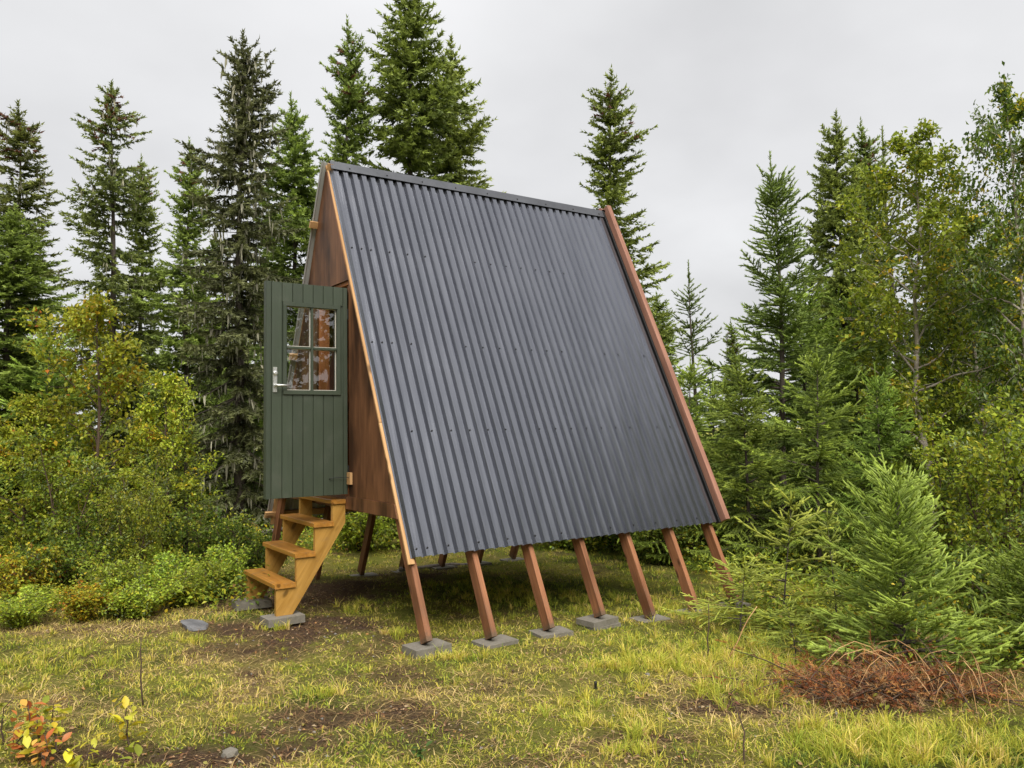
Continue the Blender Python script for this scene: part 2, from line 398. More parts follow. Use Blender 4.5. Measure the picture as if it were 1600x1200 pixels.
def build_ground():
    def axis(a, b, st):
        core = np.arange(a, b, st); out = [core]; s = st; p = b; hi = []
        while p < 260: s *= 1.35; p += s; hi.append(p)
        s = st; p = a; lo = []
        while p > -260: s *= 1.35; p -= s; lo.append(p)
        return np.concatenate([lo[::-1], core, hi])
    X = axis(-3.5, 7.5, 0.05); Y = axis(-6.2, 4.5, 0.05)
    xx, yy = np.meshgrid(X, Y, indexing='ij'); zz = gz(xx, yy)
    V = np.stack([xx, yy, zz], -1).reshape(-1, 3); nx, ny = len(X), len(Y)
    i = np.arange(nx*ny).reshape(nx, ny)
    F = np.stack([i[:-1, :-1], i[1:, :-1], i[1:, 1:], i[:-1, 1:]], -1).reshape(-1, 4)
    so, st, lu = cover(V[:, 0], V[:, 1])
    me = mesh_np('ground', V, [F], np.stack([so, st, lu], -1), True)
    M = NT('forest floor'); at = M.n('ShaderNodeAttribute', attribute_name='col'); sp = M.n('ShaderNodeSeparateColor'); M.l(at.outputs['Color'], sp.inputs[0])
    v = M.coords(); n1 = M.noise(v, 6, 6, 0.65); n2 = M.noise(v, 46, 8, 0.82); n3 = M.noise(v, 150, 5, 0.75)
    n0 = M.noise(v, 2.2, 4, 0.6)
    moss = M.ramp(n2, [(0.3, (0.13, 0.115, 0.028)), (0.5, (0.36, 0.335, 0.07)), (0.72, (0.55, 0.49, 0.13))])
    dry = M.ramp(n2, [(0.3, (0.17, 0.105, 0.05)), (0.55, (0.43, 0.30, 0.14)), (0.75, (0.62, 0.48, 0.25))])
    soil = M.ramp(n2, [(0.28, (0.06, 0.036, 0.021)), (0.52, (0.16, 0.10, 0.064)), (0.75, (0.33, 0.235, 0.16))])
    grn = M.ramp(n2, [(0.3, (0.055, 0.068, 0.016)), (0.7, (0.21, 0.235, 0.05))])
    moss = M.mix(moss, (0.27, 0.32, 0.045), M.ramp(n0, [(0.42, (0, 0, 0)), (0.6, (0.6,)*3)])); c = M.mix(moss, dry, sp.outputs[1]); c = M.mix(c, grn, sp.outputs[2])
    f = M.n('ShaderNodeMath', operation='MULTIPLY_ADD'); M.l(n1, f.inputs[0]); f.inputs[1].default_value = 1.2; f.inputs[2].default_value = -0.6
    f2 = M.n('ShaderNodeMath', operation='ADD', use_clamp=True); M.l(f.outputs[0], f2.inputs[0]); M.l(sp.outputs[0], f2.inputs[1])
    c = M.mix(c, soil, f2.outputs[0])
    c = M.mix(c, (0.45, 0.38, 0.27), M.ramp(n3, [(0.68, (0, 0, 0)), (0.76, (0.5,)*3)]))
    M.l(c, M.b.inputs['Base Color']); M.b.inputs['Roughness'].default_value = 0.95; M.b.inputs['Specular IOR Level'].default_value = 0.1
    ad = M.n('ShaderNodeMath', operation='ADD'); M.l(n2, ad.inputs[0]); M.l(n3, ad.inputs[1]); M.bump(ad.outputs[0], 1.0, 0.05)
    o = link('ground', me, M.m); o['kind'] = 'structure'
    return o
build_ground()
GROUND_END = True

# ------------------------------------------------------------------ the A-frame cabin
H, T, ZB = 4.3186, 0.47273, 0.5229
NN = math.sqrt(1+T*T)
X0, X1 = 1.290, 4.935                                  # roof sheet ends
def slope(u, z, off=0.0, s=1):
    """point on a roof slope (s=1 the near one) at height z, moved off metres outwards"""
    return np.array([u, -s*((H-z)*T + off/NN), z + off*T/NN])
DOWN = {s: np.array([0, -s*T, -1])/NN for s in (1, -1)}
OUTN = {s: np.array([0, -s, T])/NN for s in (1, -1)}
ORG = (1.3, 0.0, -0.1)
cabin = tag(empty('a_frame_cabin', ORG), 'steep A-frame cabin with dark corrugated steel roof standing on raking timber legs', 'cabin')
def K(o): return pin(o, cabin, ORG)

def roof_slope(s):
    xs0 = X0 if s == 1 else 1.205
    L = (H-ZB)*NN - 0.02
    root = None
    pitch = 0.1
    n_sheets = 4
    ribs = int(round((X1-xs0)/pitch))
    per = [ribs//n_sheets]*n_sheets
    for k in range(ribs - sum(per)): per[k] += 1
    x = xs0
    for k in range(n_sheets):
        prof = []
        m = per[k]
        wid = (X1-xs0)/ribs
        for r in range(m):
            a = x + r*wid
            prof += [(a, -0.032), (a+0.014, -0.032), (a+0.033, 0.0), (a+0.060, -0.0006), (a+0.084, 0.0), (a+wid-0.001, -0.032)]
        prof.append((x+m*wid + (0.012 if k < n_sheets-1 else 0), -0.032))
        lift = 0.003*(k % 2)
        V = []; n = len(prof); th = 0.0016; steps = 14
        rr = random.Random(k*7+s)
        for j in range(steps+1):
            d = 0.02 + (L-0.02)*j/steps
            for (px, pn) in prof:
                wob = 0.0012*math.sin(px*9+d*3.1)+0.0008*math.sin(px*31+d*7)
                P = np.array([px, 0, H]) + DOWN[s]*d + OUTN[s]*(pn+lift+wob); V.append(P)
        base = len(V)
        V += [v - OUTN[s]*th for v in V]
        F = []
        for j in range(steps):
            for i in range(n-1):
                a = j*n+i; q = (a, a+1, a+n+1, a+n)
                F.append(q if s == -1 else q[::-1]); b = tuple(base+z for z in q); F.append(b[::-1] if s == -1 else b)
        for i in range(n-1):
            for j in (0, steps):
                a = j*n+i; F.append((a, a+1, base+a+1, base+a))
        for j in range(steps):
            for i in (0, n-1):
                a = j*n+i; F.append((a, a+n, base+a+n, base+a))
        me = MB().add(V, F).mesh('roof_sheet')
        me.materials.append(M_roof); me.materials.append(M_back)
        me.polygons.foreach_set('material_index', [1 if min(p.vertices) >= base else 0 for p in me.polygons])
        o = K(link('roof_sheet', me))
        x += m*wid
    if s == -1: return
    # screws through the rib crowns
    rr = random.Random(3+s); me = None
    for z, st in ((3.34, 2), (2.38, 2), (1.56, 2), (0.60, 3)):
        i = 0
        while True:
            xa = xs0 + 0.053 + 0.1*i
            if xa > X1-0.03: break
            if (i <= 1 or i % st == 0) and rr.random() < 0.8:
                if me is None: me = MB().add(*tube([(0, 0, 0), (0, 0, 0.006), (0, 0, 0.010)], [0.0085, 0.0085, 0.004], 6)).mesh('screw')
                o = link('screw', me, M_iron); pin(o, cabin, ORG)
                c = slope(xa, z, 0.001, s); o.matrix_basis = orient(c, c+OUTN[s], (1, 0, 0))
            i += 1
    for k in range(9):
        o = link('screw', me, M_iron); pin(o, cabin, ORG)
        c = np.array([1.5+k*0.42, 0, H]) + DOWN[1]*0.075 + OUTN[1]*0.014; o.matrix_basis = orient(c, c+OUTN[s], (1, 0, 0))
roof_slope(1); roof_slope(-1)
# ridge cap
prof = [(-1, 0.20), (0, 0.0), (1, 0.20)]
V = []; F = []
for x in (1.295, 2.5, 2.503, 3.75, 3.753, 4.945):
    for s, d in ((-1, 0.115), (-1, 0.012), (1, 0.012), (1, 0.115)):
        V.append(np.array([x, 0, H+0.004]) + DOWN[s]*d + OUTN[s]*0.014)
    for s, d in ((-1, 0.115), (-1, 0.012), (1, 0.012), (1, 0.115)):
        V.append(np.array([x, 0, H+0.004]) + DOWN[s]*d + OUTN[s]*0.011)
for j in range(5):
    for i in range(3):
        a = j*8+i; F += [(a, a+8, a+9, a+1), (a+4, a+5, a+13, a+12)]
    F += [(j*8, j*8+4, j*8+12, j*8+8), (j*8+3, j*8+11, j*8+15, j*8+7)]
F += [(0, 1, 5, 4), (1, 2, 6, 5), (2, 3, 7, 6), (40, 44, 45, 41), (41, 45, 46, 42), (42, 46, 47, 43)]
K(link('ridge_cap', MB().add(V, F).mesh('ridge_cap'), M_ridge))
# rafters running down to the ground as legs
LEGZ = [-0.055, -0.109, -0.126, -0.102, -0.187, -0.200, -0.21]
LEGX = [1.300+0.5945*i for i in range(7)]
RW, RT = 0.115, 0.054
SLABS = []
for s in (1, -1):
    for i in range(7):
        z_out = LEGZ[i] if s == 1 else -0.19-0.012*i
        p1 = slope(LEGX[i]+RT/2, z_out, -0.068-RW/2, s)           # foot: centre line
        zz = z_out
        top = slope(LEGX[i]+RT/2, H-0.31, -0.068-RW/2, s)
        # move foot along so its outer corner sits at z_out
        pf = slope(LEGX[i]+RT/2, z_out, -0.068, s) - OUTN[s]*RW/2
        beam('rafter', pf, top, RW, RT, OUTN[s], M_raf, cabin, ORG, 0.003)
        inner = slope(LEGX[i]+RT/2, z_out, -0.068, s) - OUTN[s]*RW
        SLABS.append((LEGX[i]+RT/2, inner[1], inner[2], s, i))
# raw edge boards under the sheets at the front, in two lengths, plus purlin battens
for s in (1, -1):
    xa = 1.268
    for (za, zb_, dx) in ((H-0.02, 1.66, 0.0), (1.655, 0.50, -0.004)):
        a = slope(xa+0.03+dx, za, -0.046, s); b = slope(xa+0.03+dx, zb_, -0.046, s)
        beam('edge_board', b, a, 0.020, 0.06, OUTN[s], M_raw, cabin, ORG, 0.002)
    for z in (3.72, 2.4, 1.55, 0.62):
        xb = 1.335 if s == 1 else 1.18
        a = slope(xb, z, -0.050, s); b = slope(4.93, z, -0.050, s)
        beam('purlin', a, b, 0.030, 0.07, OUTN[s], M_raw, cabin, ORG, 0.002)
# barge boards at the far edge
for s in (1, -1):
    a = slope(5.0, H+0.10, 0.012, s); b = slope(5.0, 0.535, 0.012, s)
    a = np.array([5.0, 0, H]) + OUTN[s]*0.025 - DOWN[s]*0.02
    beam('barge_board', b + OUTN[s]*0.012, a, 0.15, 0.068, OUTN[s], M_barge, cabin, ORG, 0.004)

    beam('dark_edge_strip', slope(4.950, 0.53, -0.004, s), slope(4.950, H-0.02, -0.004, s), 0.06, 0.026, OUTN[s], M_iron, cabin, ORG, 0.002)  # dark strip along the gap between the sheets and the barge board

# gables: plywood panels butted round the door opening
def edge_y(z, s=1, inset=0.056): return -s*((H-z)*T - inset*NN)
GX = 1.262; TH = 0.012
DZ0, DZ1, HY, DW = 0.975, 2.925, -0.545, 0.775       # door opening: hinge side at HY
LY = HY + DW + 0.03
nv = (1, 0, 0)
zt = 3.005
poly_slab('gable_panel', [(GX, edge_y(zt), zt), (GX, -edge_y(zt), zt), (GX, 0.02, H-0.12), (GX, -0.02, H-0.12)], nv, TH, M_ply, cabin, ORG)
poly_slab('gable_panel', [(GX+0.004, HY-0.015, 0.955), (GX+0.004, edge_y(0.955), 0.955), (GX+0.004, edge_y(zt-0.003), zt-0.003), (GX+0.004, HY-0.015, zt-0.003)], nv, TH, M_ply, cabin, ORG)
poly_slab('gable_panel', [(GX+0.004, LY, 0.955), (GX+0.004, -edge_y(0.955), 0.955), (GX+0.004, LY, 0.955+0.0+(H-0.955-(LY+0.056*NN)/T))], nv, TH, M_ply, cabin, ORG)
poly_slab('skirting_board', [(GX-0.008, edge_y(0.835), 0.835), (GX-0.008, edge_y(0.953), 0.953), (GX-0.008, -edge_y(0.953), 0.953), (GX-0.008, -edge_y(0.835), 0.835)], nv, 0.022, M_ply, cabin, ORG)
poly_slab('gable_panel', [(4.86, edge_y(0.835), 0.835), (4.86, -edge_y(0.835), 0.835), (4.86, 0.02, H-0.12), (4.86, -0.02, H-0.12)], nv, TH, M_ply, cabin, ORG)
# door frame
jamb = [(HY-0.006, 'z'), (LY-0.030, 'z')]
for y in (HY-0.008, LY-0.012):
    beam('door_jamb', (GX+0.075, y, 0.957), (GX+0.075, y, zt-0.045), 0.11, 0.03, (1, 0, 0), M_in, cabin, ORG)
beam('door_head', (GX+0.075, HY-0.02, zt-0.02), (GX+0.075, LY, zt-0.02), 0.11, 0.04, (1, 0, 0), M_in, cabin, ORG)
# floor on joists
for i in range(9):
    y = -1.42 + i*0.355
    beam('floor_joist', (1.30, y, 0.865), (4.85, y, 0.865), 0.05, 0.10, (0, 1, 0), M_raf, cabin, ORG)
for i in range(13):
    y = -1.50+0.11 + i*0.232
    beam('floor_board', (1.278, y, 0.93), (4.855, y, 0.93), 0.228, 0.024, (0, 1, 0), M_in, cabin, ORG)
for s in (1, -1):     # inside lining of the slopes
    a = [slope(1.36, 1.0, -0.175, s), slope(4.85, 1.0, -0.175, s), slope(4.85, 4.05, -0.175, s), slope(1.36, 4.05, -0.175, s)]
    poly_slab('lining_panel', a, -OUTN[s], 0.008, M_in, cabin, ORG)

# ------------------------------------------------------------------ door, opened at right angles to the gable
door = K(link('door', None)); 
door.location = (GX-0.005, HY, DZ0)
DT = 0.048; DH = DZ1-DZ0
def D(o):
    o.parent = door; return o
def dbox(name, u0, u1, z0, z1, y0, y1, mat, b=0.003):
    """box in door space: u from the hinge outwards, y outwards from the outer face"""
    V, F = prism([(-u1+b, -y1), (-u0-b, -y1), (-u0, -y1+b), (-u0, -y0), (-u1, -y0), (-u1, -y1+b)], z1-z0)
    o = link(name, MB().add(V, F).mesh(name), mat); o.location = (0, 0, z0); return D(o)
# coordinates: outer face looks to -y
WU0, WU1, WZ0, WZ1 = 0.108, 0.585, 1.945-DZ0, 2.712-DZ0
dbox('door_core', 0, DW-0.012, 0, WZ0-0.03, -DT, 0.0, M_green); dbox('door_core', 0, DW-0.012, WZ1+0.03, DH, -DT, 0.0, M_green)
dbox('door_core', 0, WU0-0.03, WZ0-0.03, WZ1+0.03, -DT, 0.0, M_green); dbox('door_core', WU1+0.03, DW-0.012, WZ0-0.03, WZ1+0.03, -DT, 0.0, M_green)
edges = [0.0, 0.045, 0.143, 0.240, 0.337, 0.434, 0.531, 0.628, 0.726]
g = 0.0035
for a, b in zip(edges[:-1], edges[1:]):
    if b <= WU0-0.02 or a >= WU1+0.02:
        dbox('door_plank', a+g/2, b-g/2, 0.002, DH-0.002, 0.0005, 0.012, M_green, 0.004)
    else:
        dbox('door_plank', a+g/2, b-g/2, 0.002, WZ0-0.036, 0.0005, 0.012, M_green, 0.004)
        dbox('door_plank', a+g/2, b-g/2, WZ1+0.036, DH-0.002, 0.0005, 0.012, M_green, 0.004)
dbox('door_edge', 0.7285, DW, 0.0, DH, -DT-0.002, 0.016, M_green, 0.004)
fw = 0.038
dbox('window_frame', WU0-fw, WU1+fw, WZ1, WZ1+fw, -DT-0.006, 0.022, M_green, 0.006)
dbox('window_frame', WU0-fw, WU1+fw, WZ0-fw, WZ0, -DT-0.006, 0.026, M_green, 0.006)
dbox('window_frame', WU0-fw, WU0, WZ0+0.0005, WZ1-0.0005, -DT-0.006, 0.022, M_green, 0.006)
dbox('window_frame', WU1, WU1+fw, WZ0+0.0005, WZ1-0.0005, -DT-0.006, 0.022, M_green, 0.006)
um = (WU0+WU1)/2; zm = 2.335-DZ0
dbox('glazing_bar', um-0.011, um+0.011, WZ0+0.0005, WZ1-0.0005, -DT, 0.014, M_green, 0.004)
dbox('glazing_bar', WU0+0.0005, um-0.0115, zm-0.010, zm+0.010, -DT, 0.012, M_green, 0.004)
dbox('glazing_bar', um+0.0115, WU1-0.0005, zm-0.010, zm+0.010, -DT, 0.012, M_green, 0.004)
for (a, b) in ((WU0, um-0.011), (um+0.011, WU1)):
    for (c, d) in ((WZ0, zm-0.010), (zm+0.010, WZ1)):
        dbox('window_pane', a+0.001, b-0.001, c+0.001, d-0.001, -0.028, -0.024, M_glass, 0.0005)
        # pale sealing bead round each pane
        bead = MB(); e = 0.007
        for (p, q, r, s_) in ((a, b, c, c+e), (a, b, d-e, d), (a, a+e, c+e, d-e), (b-e, b, c+e, d-e)):
            V, F = prism([(-q+0.001, 0.0225), (-p-0.001, 0.0225), (-p-0.001, 0.010), (-q+0.001, 0.010)], s_-r-0.001)
            bead.add([(x, y, z+r) for x, y, z in V], F)
        D(link('glazing_bead', bead.mesh('glazing_bead'), paint('pale glazing bead', (0.55, 0.52, 0.45), 0.5) if 'pale glazing bead' not in bpy.data.materials else bpy.data.materials['pale glazing bead']))
# handle
hu = 0.694
dbox('handle_plate', hu-0.020, hu+0.020, 1.925-DZ0, 2.150-DZ0, 0.012, 0.021, M_steel, 0.004)
zl = 1.985-DZ0
V, F = tube([(-hu, -0.016, zl), (-hu, -0.055, zl), (-hu+0.012, -0.066, zl), (-hu+0.06, -0.066, zl), (-hu+0.125, -0.062, zl-0.002)], [0.013, 0.0115, 0.011, 0.010, 0.009], 10)
D(link('door_handle', MB().add(V, F).mesh('door_handle', True), M_steel))
V, F = tube([(-hu, -0.0165, zl), (-hu, -0.030, zl)], 0.020, 14); D(link('handle_rose', MB().add(V, F).mesh('handle_rose'), M_steel))
zk = 2.095-DZ0
V, F = tube([(-hu, -0.0165, zk), (-hu, -0.034, zk), (-hu, -0.036, zk)], [0.021, 0.019, 0.012], 14); D(link('lock_cylinder', MB().add(V, F).mesh('lock_cylinder'), M_steel))
for zh in (0.22, DH-0.25):
    V, F = tube([(0.006, -0.004, zh-0.05), (0.006, -0.004, zh+0.05)], 0.008, 8); D(link('hinge', MB().add(V, F).mesh('hinge'), M_iron))
# holding hook and its wooden block
zb0 = 1.125
K(beam('hook_block', (GX-0.012, HY-0.065, zb0-0.055), (GX-0.012, HY-0.065, zb0+0.055), 0.024, 0.085, (1, 0, 0), M_raw))
V, F = tube([(GX-0.024, HY-0.07, zb0+0.01), (GX-0.06, HY-0.04, zb0+0.012), (1.10, HY-0.035, zb0+0.010), (1.075, HY-0.03, zb0+0.005), (1.07, HY-0.012, zb0)], 0.0035, 6)
K(link('door_hook', MB().add(V, F).mesh('door_hook'), M_iron))

# ------------------------------------------------------------------ steps
SO = (0.75, -0.05, -0.1)
steps = tag(empty('wooden_steps', SO), 'amber oiled pine steps with four treads below the open green door', 'steps')
YR, YL = -0.505, 0.405
TRD = [(0.575, 0.212), (0.760, 0.468), (0.935, 0.728), (1.105, 0.930)]   # front edge x, top z
tt = 0.042
def stringer(y):
    # side board: sloping back edge, stepped front
    zb_ = -0.072
    Pp = [(0.595, zb_), (0.745, zb_), (1.252, 0.70), (1.252, 0.93-tt)]
    pts = [(0.595, zb_), (0.745, zb_), (1.25, 0.705), (1.25, TRD[3][1]-tt-0.002), (1.125, TRD[3][1]-tt-0.002), (1.125, TRD[2][1]-tt-0.002), (0.955, TRD[2][1]-tt-0.002),
           (0.955, TRD[1][1]-tt-0.002), (0.780, TRD[1][1]-tt-0.002), (0.780, TRD[0][1]-tt-0.002), (0.595, TRD[0][1]-tt-0.002)]
    return pts
# grain of a stringer follows its slope: built in a frame turned to the slope
ang = math.atan2(0.705+0.072, 1.25-0.745)
for y, th in ((YR, 0.045), (YL-0.045, 0.045)):
    pts = stringer(y)
    ca, sa = math.cos(ang), math.sin(ang)
    V = []; n = len(pts)
    for k in (0, 1):
        for (x, z) in pts:
            dx, dz = x-0.6, z+0.07
            V.append((dx*sa - dz*ca, k*th, dx*ca + dz*sa))
    F = [tuple(range(n-1, -1, -1)), tuple(range(n, 2*n))] + [(i, (i+1) % n, n+(i+1) % n, n+i) for i in range(n)]
    me = MB().add(V, F).mesh('stringer')
    import bmesh
    bm = bmesh.new(); bm.from_mesh(me); bmesh.ops.recalc_face_normals(bm, faces=bm.faces); bm.to_mesh(me); bm.free()
    o = link('stringer', me, M_str)
    o.parent = steps; o.matrix_parent_inverse = Matrix.Translation(-Vector(SO))
    # local x -> (sa,0,-ca), local y -> y, local z -> (ca,0,sa)
    o.matrix_basis = Matrix(((sa, 0, ca, 0.6), (0, 1, 0, y), (-ca, 0, sa, -0.07), (0, 0, 0, 1)))
for k, (xf, zt_) in enumerate(TRD):
    dpt = 0.195 if k < 3 else 0.142
    beam('tread', (xf+dpt/2, YR-0.02, zt_-tt/2), (xf+dpt/2, YL+0.02, zt_-tt/2), dpt, tt, (1, 0, 0), M_tread, steps, SO, 0.005)

# ------------------------------------------------------------------ concrete pavers under legs and steps
def paver(cx, cy, ztop, label, group, lx=0.33, ly=0.24, th=0.05, rz=0.0):
    V, F = prism(box_prof(lx, ly, 0.008), th)
    V = [(x*(1-0.012*(z > 0)), y*(1-0.012*(z > 0)), z) for x, y, z in V]
    o = link('concrete_paver', MB().add(V, F).mesh('concrete_paver'), M_conc)
    o.location = (cx, cy, ztop-th); o.rotation_euler = (0, 0, rz)
    return tag(o, label, 'paver', group)
ordn = ['first', 'second', 'third', 'fourth', 'fifth', 'sixth', 'seventh']
rr = random.Random(5)
GP = 'grey concrete pavers under the cabin legs'
for (x, y, z, s, i) in SLABS:
    where = 'near-side' if s == 1 else 'far-side'
    dy = {0: -0.02, 1: -0.05, 2: -0.03, 3: 0.0, 4: 0.0}.get(i, 0) if s == 1 else 0.02
    if s == 1:
        lab = f'grey concrete paver under the {ordn[i]} near-side cabin leg from the steps'
    else:
        lab = f'shaded grey concrete paver under the {ordn[i]} far-side cabin leg from the steps'
    if i in (0, 3) and s == 1:
        lab = f'upper grey paver of the pair under the {ordn[i]} near-side cabin leg from the steps'
    paver(x+rr.uniform(-0.02, 0.04), y+dy, z, lab, GP, rz=rr.uniform(-0.12, 0.12))
    if i in (0, 3) and s == 1:
        paver(x+0.02, y+dy-0.01, z-0.0505, f'lower grey paver of the pair under the {ordn[i]} near-side cabin leg from the steps', GP, 0.335, 0.245, rz=rr.uniform(-0.1, 0.1))
    elif z - 0.05 > float(gz(x, y)) - 0.005:
        pass
paver(0.66, YR+0.02, -0.073, 'grey concrete paver under the foot of the steps nearest the viewer', GP, 0.34, 0.23, 0.065, rz=0.05)
paver(0.63, YL-0.06, -0.073, 'grey concrete paver under the far foot of the steps', GP, 0.34, 0.26, 0.065, rz=-0.08)
# ------------------------------------------------------------------ conifers
def brushes(rng, n_tmpl, needles, nl, nw, tilt=(30, 60), flat=0.75, core=0.0):
    """needle sprays: unit-length shoots along x set with thin triangular needles"""
    out = []
    for _ in range(n_tmpl):
        t = np.sort(rng.random(needles)); ph = rng.random(needles)*2*math.pi
        tl = np.radians(rng.uniform(*tilt, needles)); L = nl*rng.uniform(0.7, 1.25, needles)
        d = np.stack([np.cos(tl), np.sin(tl)*np.cos(ph), np.sin(tl)*np.sin(ph)*flat], -1)
        base = np.stack([t, 0*t, 0*t], -1)
        side = np.cross(d, rng.normal(size=(needles, 3))); side /= np.linalg.norm(side, axis=1)[:, None]
        V = np.stack([base - side*nw/2, base + side*nw/2, base + d*L[:, None]], 1).reshape(-1, 3)
        if core > 0:        # solid needle-clad middle of the shoot
            ks = 5; th = rng.random()*6.28 + np.arange(ks)*2*math.pi/ks
            ring = lambda x, r: np.stack([np.full(ks, x), np.cos(th)*r, np.sin(th)*r*flat], -1)
            a, b, c_ = ring(0.0, core*0.5), ring(0.35, core), ring(0.85, core*0.75); tip = np.array([1.12, 0, 0])
            tri = []
            for i in range(ks):
                j = (i+1) % ks; tri += [a[i], a[j], b[j], a[i], b[j], b[i], b[i], b[j], c_[j], b[i], c_[j], c_[i], c_[i], c_[j], tip]
            V = np.concatenate([V, np.array(tri)])
        out.append(V)
    return np.stack(out)            # (n_tmpl, verts, 3)
def spray_mesh(name, P, D, L, W, C, tm, rng, tipc=None):
    """place needle sprays at P along D, length L, girth W, colour C"""
    n = len(P); D = D/np.linalg.norm(D, axis=1)[:, None]
    up = np.tile([0, 0, 1.0], (n, 1)) + rng.normal(scale=0.35, size=(n, 3))
    Y = np.cross(up, D); Y /= np.linalg.norm(Y, axis=1)[:, None]; Z = np.cross(D, Y)
    k = rng.integers(0, len(tm), n); Tm = tm[k]
    V = P[:, None, :] + Tm[..., 0:1]*(D*L[:, None])[:, None, :] + Tm[..., 1:2]*(Y*W[:, None])[:, None, :] + Tm[..., 2:3]*(Z*W[:, None])[:, None, :]
    m = Tm.shape[1]; col = np.repeat(C[:, None, :], m, 1)
    if tipc is not None:
        f = np.clip(Tm[..., 0:1], 0, 1)
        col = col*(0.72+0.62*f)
    V = V.reshape(-1, 3); F = np.arange(len(V)).reshape(-1, 3)
    return mesh_np(name, V, [F], col.reshape(-1, 3))

def spruce(seed, Hh, Rb, wh=0.30, bpw=6, power=0.9, h0=0.06, tsp=0.085, tlen=0.34, seg=0.17, tm=None, girth=1.0, e_top=40, e_bot=-12, sag=0.25, hang=0.25,
           c_dark=(0.02, 0.032, 0.012), c_light=(0.075, 0.105, 0.028), gap=0.12, rtop=0.10, trunk_r=None, bend=0.04, lichen=0.0, dead_low=0.0, brown_top=0.0, leader=0.05):
    rng = np.random.default_rng(seed)
    P = []; D = []; L = []; C = []; sticks = []; LP = []; LD = []
    ph1, ph2 = rng.random(2)*6.28
    def axis_at(z): return np.array([bend*math.sin(z*0.9+ph1)*z/Hh*2, bend*math.sin(z*0.7+ph2)*z/Hh*2, z])
    z = Hh*h0
    cd = np.array(c_dark); cl = np.array(c_light)
    while z < Hh*(1-leader):
        f = z/Hh
        nb = max(3, int(round(bpw*(1-0.35*f)+rng.uniform(-1, 1)))); a0 = rng.random()*6.28
        for b in range(nb):
            if rng.random() < gap: continue
            az = a0 + 6.283*b/nb + rng.normal(scale=0.25)
            Lb = (Rb*((1-f)**power)+rtop*(1-f)**0.5)*rng.uniform(0.62, 1.18)
            Lb *= 0.45 + 1.15*float(vnoise(az*0.8+seed*9, z*1.1, 1.0, seed))
            if rng.random() < 0.08: Lb *= 1.25
            zz = z + rng.normal(scale=wh*0.3)
            el = math.radians(e_bot + (e_top-e_bot)*f**1.3 + rng.normal(scale=6))
            K_ = 8; s = np.linspace(0, 1, K_)
            hor = Lb*s*math.cos(el); ver = Lb*(s*math.sin(el) - sag*(1-f)*s**1.5*0.8 + sag*(1-f)*0.75*s**3)
            side = Lb*0.12*rng.normal()*s**2
            ax = axis_at(zz); ca, sa = math.cos(az), math.sin(az)
            pts = np.stack([ax[0]+hor*ca-side*sa, ax[1]+hor*sa+side*ca, ax[2]+ver], -1)
            dead = rng.random() < dead_low*(1-f)**1.5
            sticks.append((pts[:: (1 if Lb > 0.8 else 2)], max(0.006, 0.011*Lb)))
            # twigs along both sides
            nt = max(2, int(Lb/tsp))
            sj = np.linspace(0.10, 1.0, nt) + rng.normal(scale=0.02, size=nt); sj = np.clip(sj, 0.05, 1)
            pj = np.stack([np.interp(sj, s, pts[:, i]) for i in range(3)], -1)
            tan = np.stack([np.interp(sj, s, np.gradient(pts[:, i])) for i in range(3)], -1); tan /= np.linalg.norm(tan, axis=1)[:, None]
            perp = np.cross(tan, [0, 0, 1.0]); perp /= (np.linalg.norm(perp, axis=1)[:, None]+1e-6)
            if lichen > 0 and rng.random() < lichen:
                m = rng.integers(4, 13)
                q = rng.integers(0, nt, m); LP.append(pj[q]); 
            if dead: continue
            for sd_ in (-1, 1):
                keep = rng.random(nt) > 0.08
                ln = (tlen*Lb**0.5)*(0.25+1.0*np.clip((1-sj)*1.5, 0.0, 1)**0.7)*rng.uniform(0.6, 1.2, nt)
                ln = np.minimum(ln, 0.75*Lb*(1.05-sj)+0.07)
                d0 = tan*0.75 + perp*sd_*rng.uniform(0.6, 1.05, nt)[:, None] + np.array([0, 0, 1])*rng.normal(0.05, 0.18, nt)[:, None]
                d0 /= np.linalg.norm(d0, axis=1)[:, None]
                ns = np.maximum(1, np.round(ln/seg)).astype(int)
                p = pj.copy(); d = d0.copy()
                for q in range(ns.max()):
                    mk = keep & (ns > q)
                    if not mk.any(): break
                    sl = (ln/ns)
                    d = d + np.array([0, 0, -1])*hang*(1-0.6*f); d /= np.linalg.norm(d, axis=1)[:, None]
                    P.append(p[mk]); D.append(d[mk]); L.append(sl[mk]*1.1)
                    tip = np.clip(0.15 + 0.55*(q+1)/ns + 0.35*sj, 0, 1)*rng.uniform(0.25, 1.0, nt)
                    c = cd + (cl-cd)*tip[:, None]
                    if brown_top > 0: 
                        bm_ = (rng.random(nt) < brown_top*np.clip((pj[:, 2]/Hh-0.8)*6, 0, 1))[:, None]; c = np.where(bm_, np.array([0.13, 0.06, 0.03]), c)
                    C.append(c[mk])
                    p = p + d*sl[:, None]
            # the branch's own shoot
            ms = np.linspace(0.15, 1.0, max(2, int(Lb/seg)))
            pm = np.stack([np.interp(ms, s, pts[:, i]) for i in range(3)], -1)
            tm_ = np.stack([np.interp(ms, s, np.gradient(pts[:, i])) for i in range(3)], -1); tm_ /= np.linalg.norm(tm_, axis=1)[:, None]
            P.append(pm); D.append(tm_); L.append(np.full(len(ms), seg*1.05)); C.append(cd+(cl-cd)*(rng.random((len(ms), 1))*0.5+0.35*ms[:, None]))
        z += wh*(1-0.55*f)*rng.uniform(0.75, 1.25)
    # leader
    zl = np.arange(Hh*(1-leader-0.03), Hh, seg*0.6)
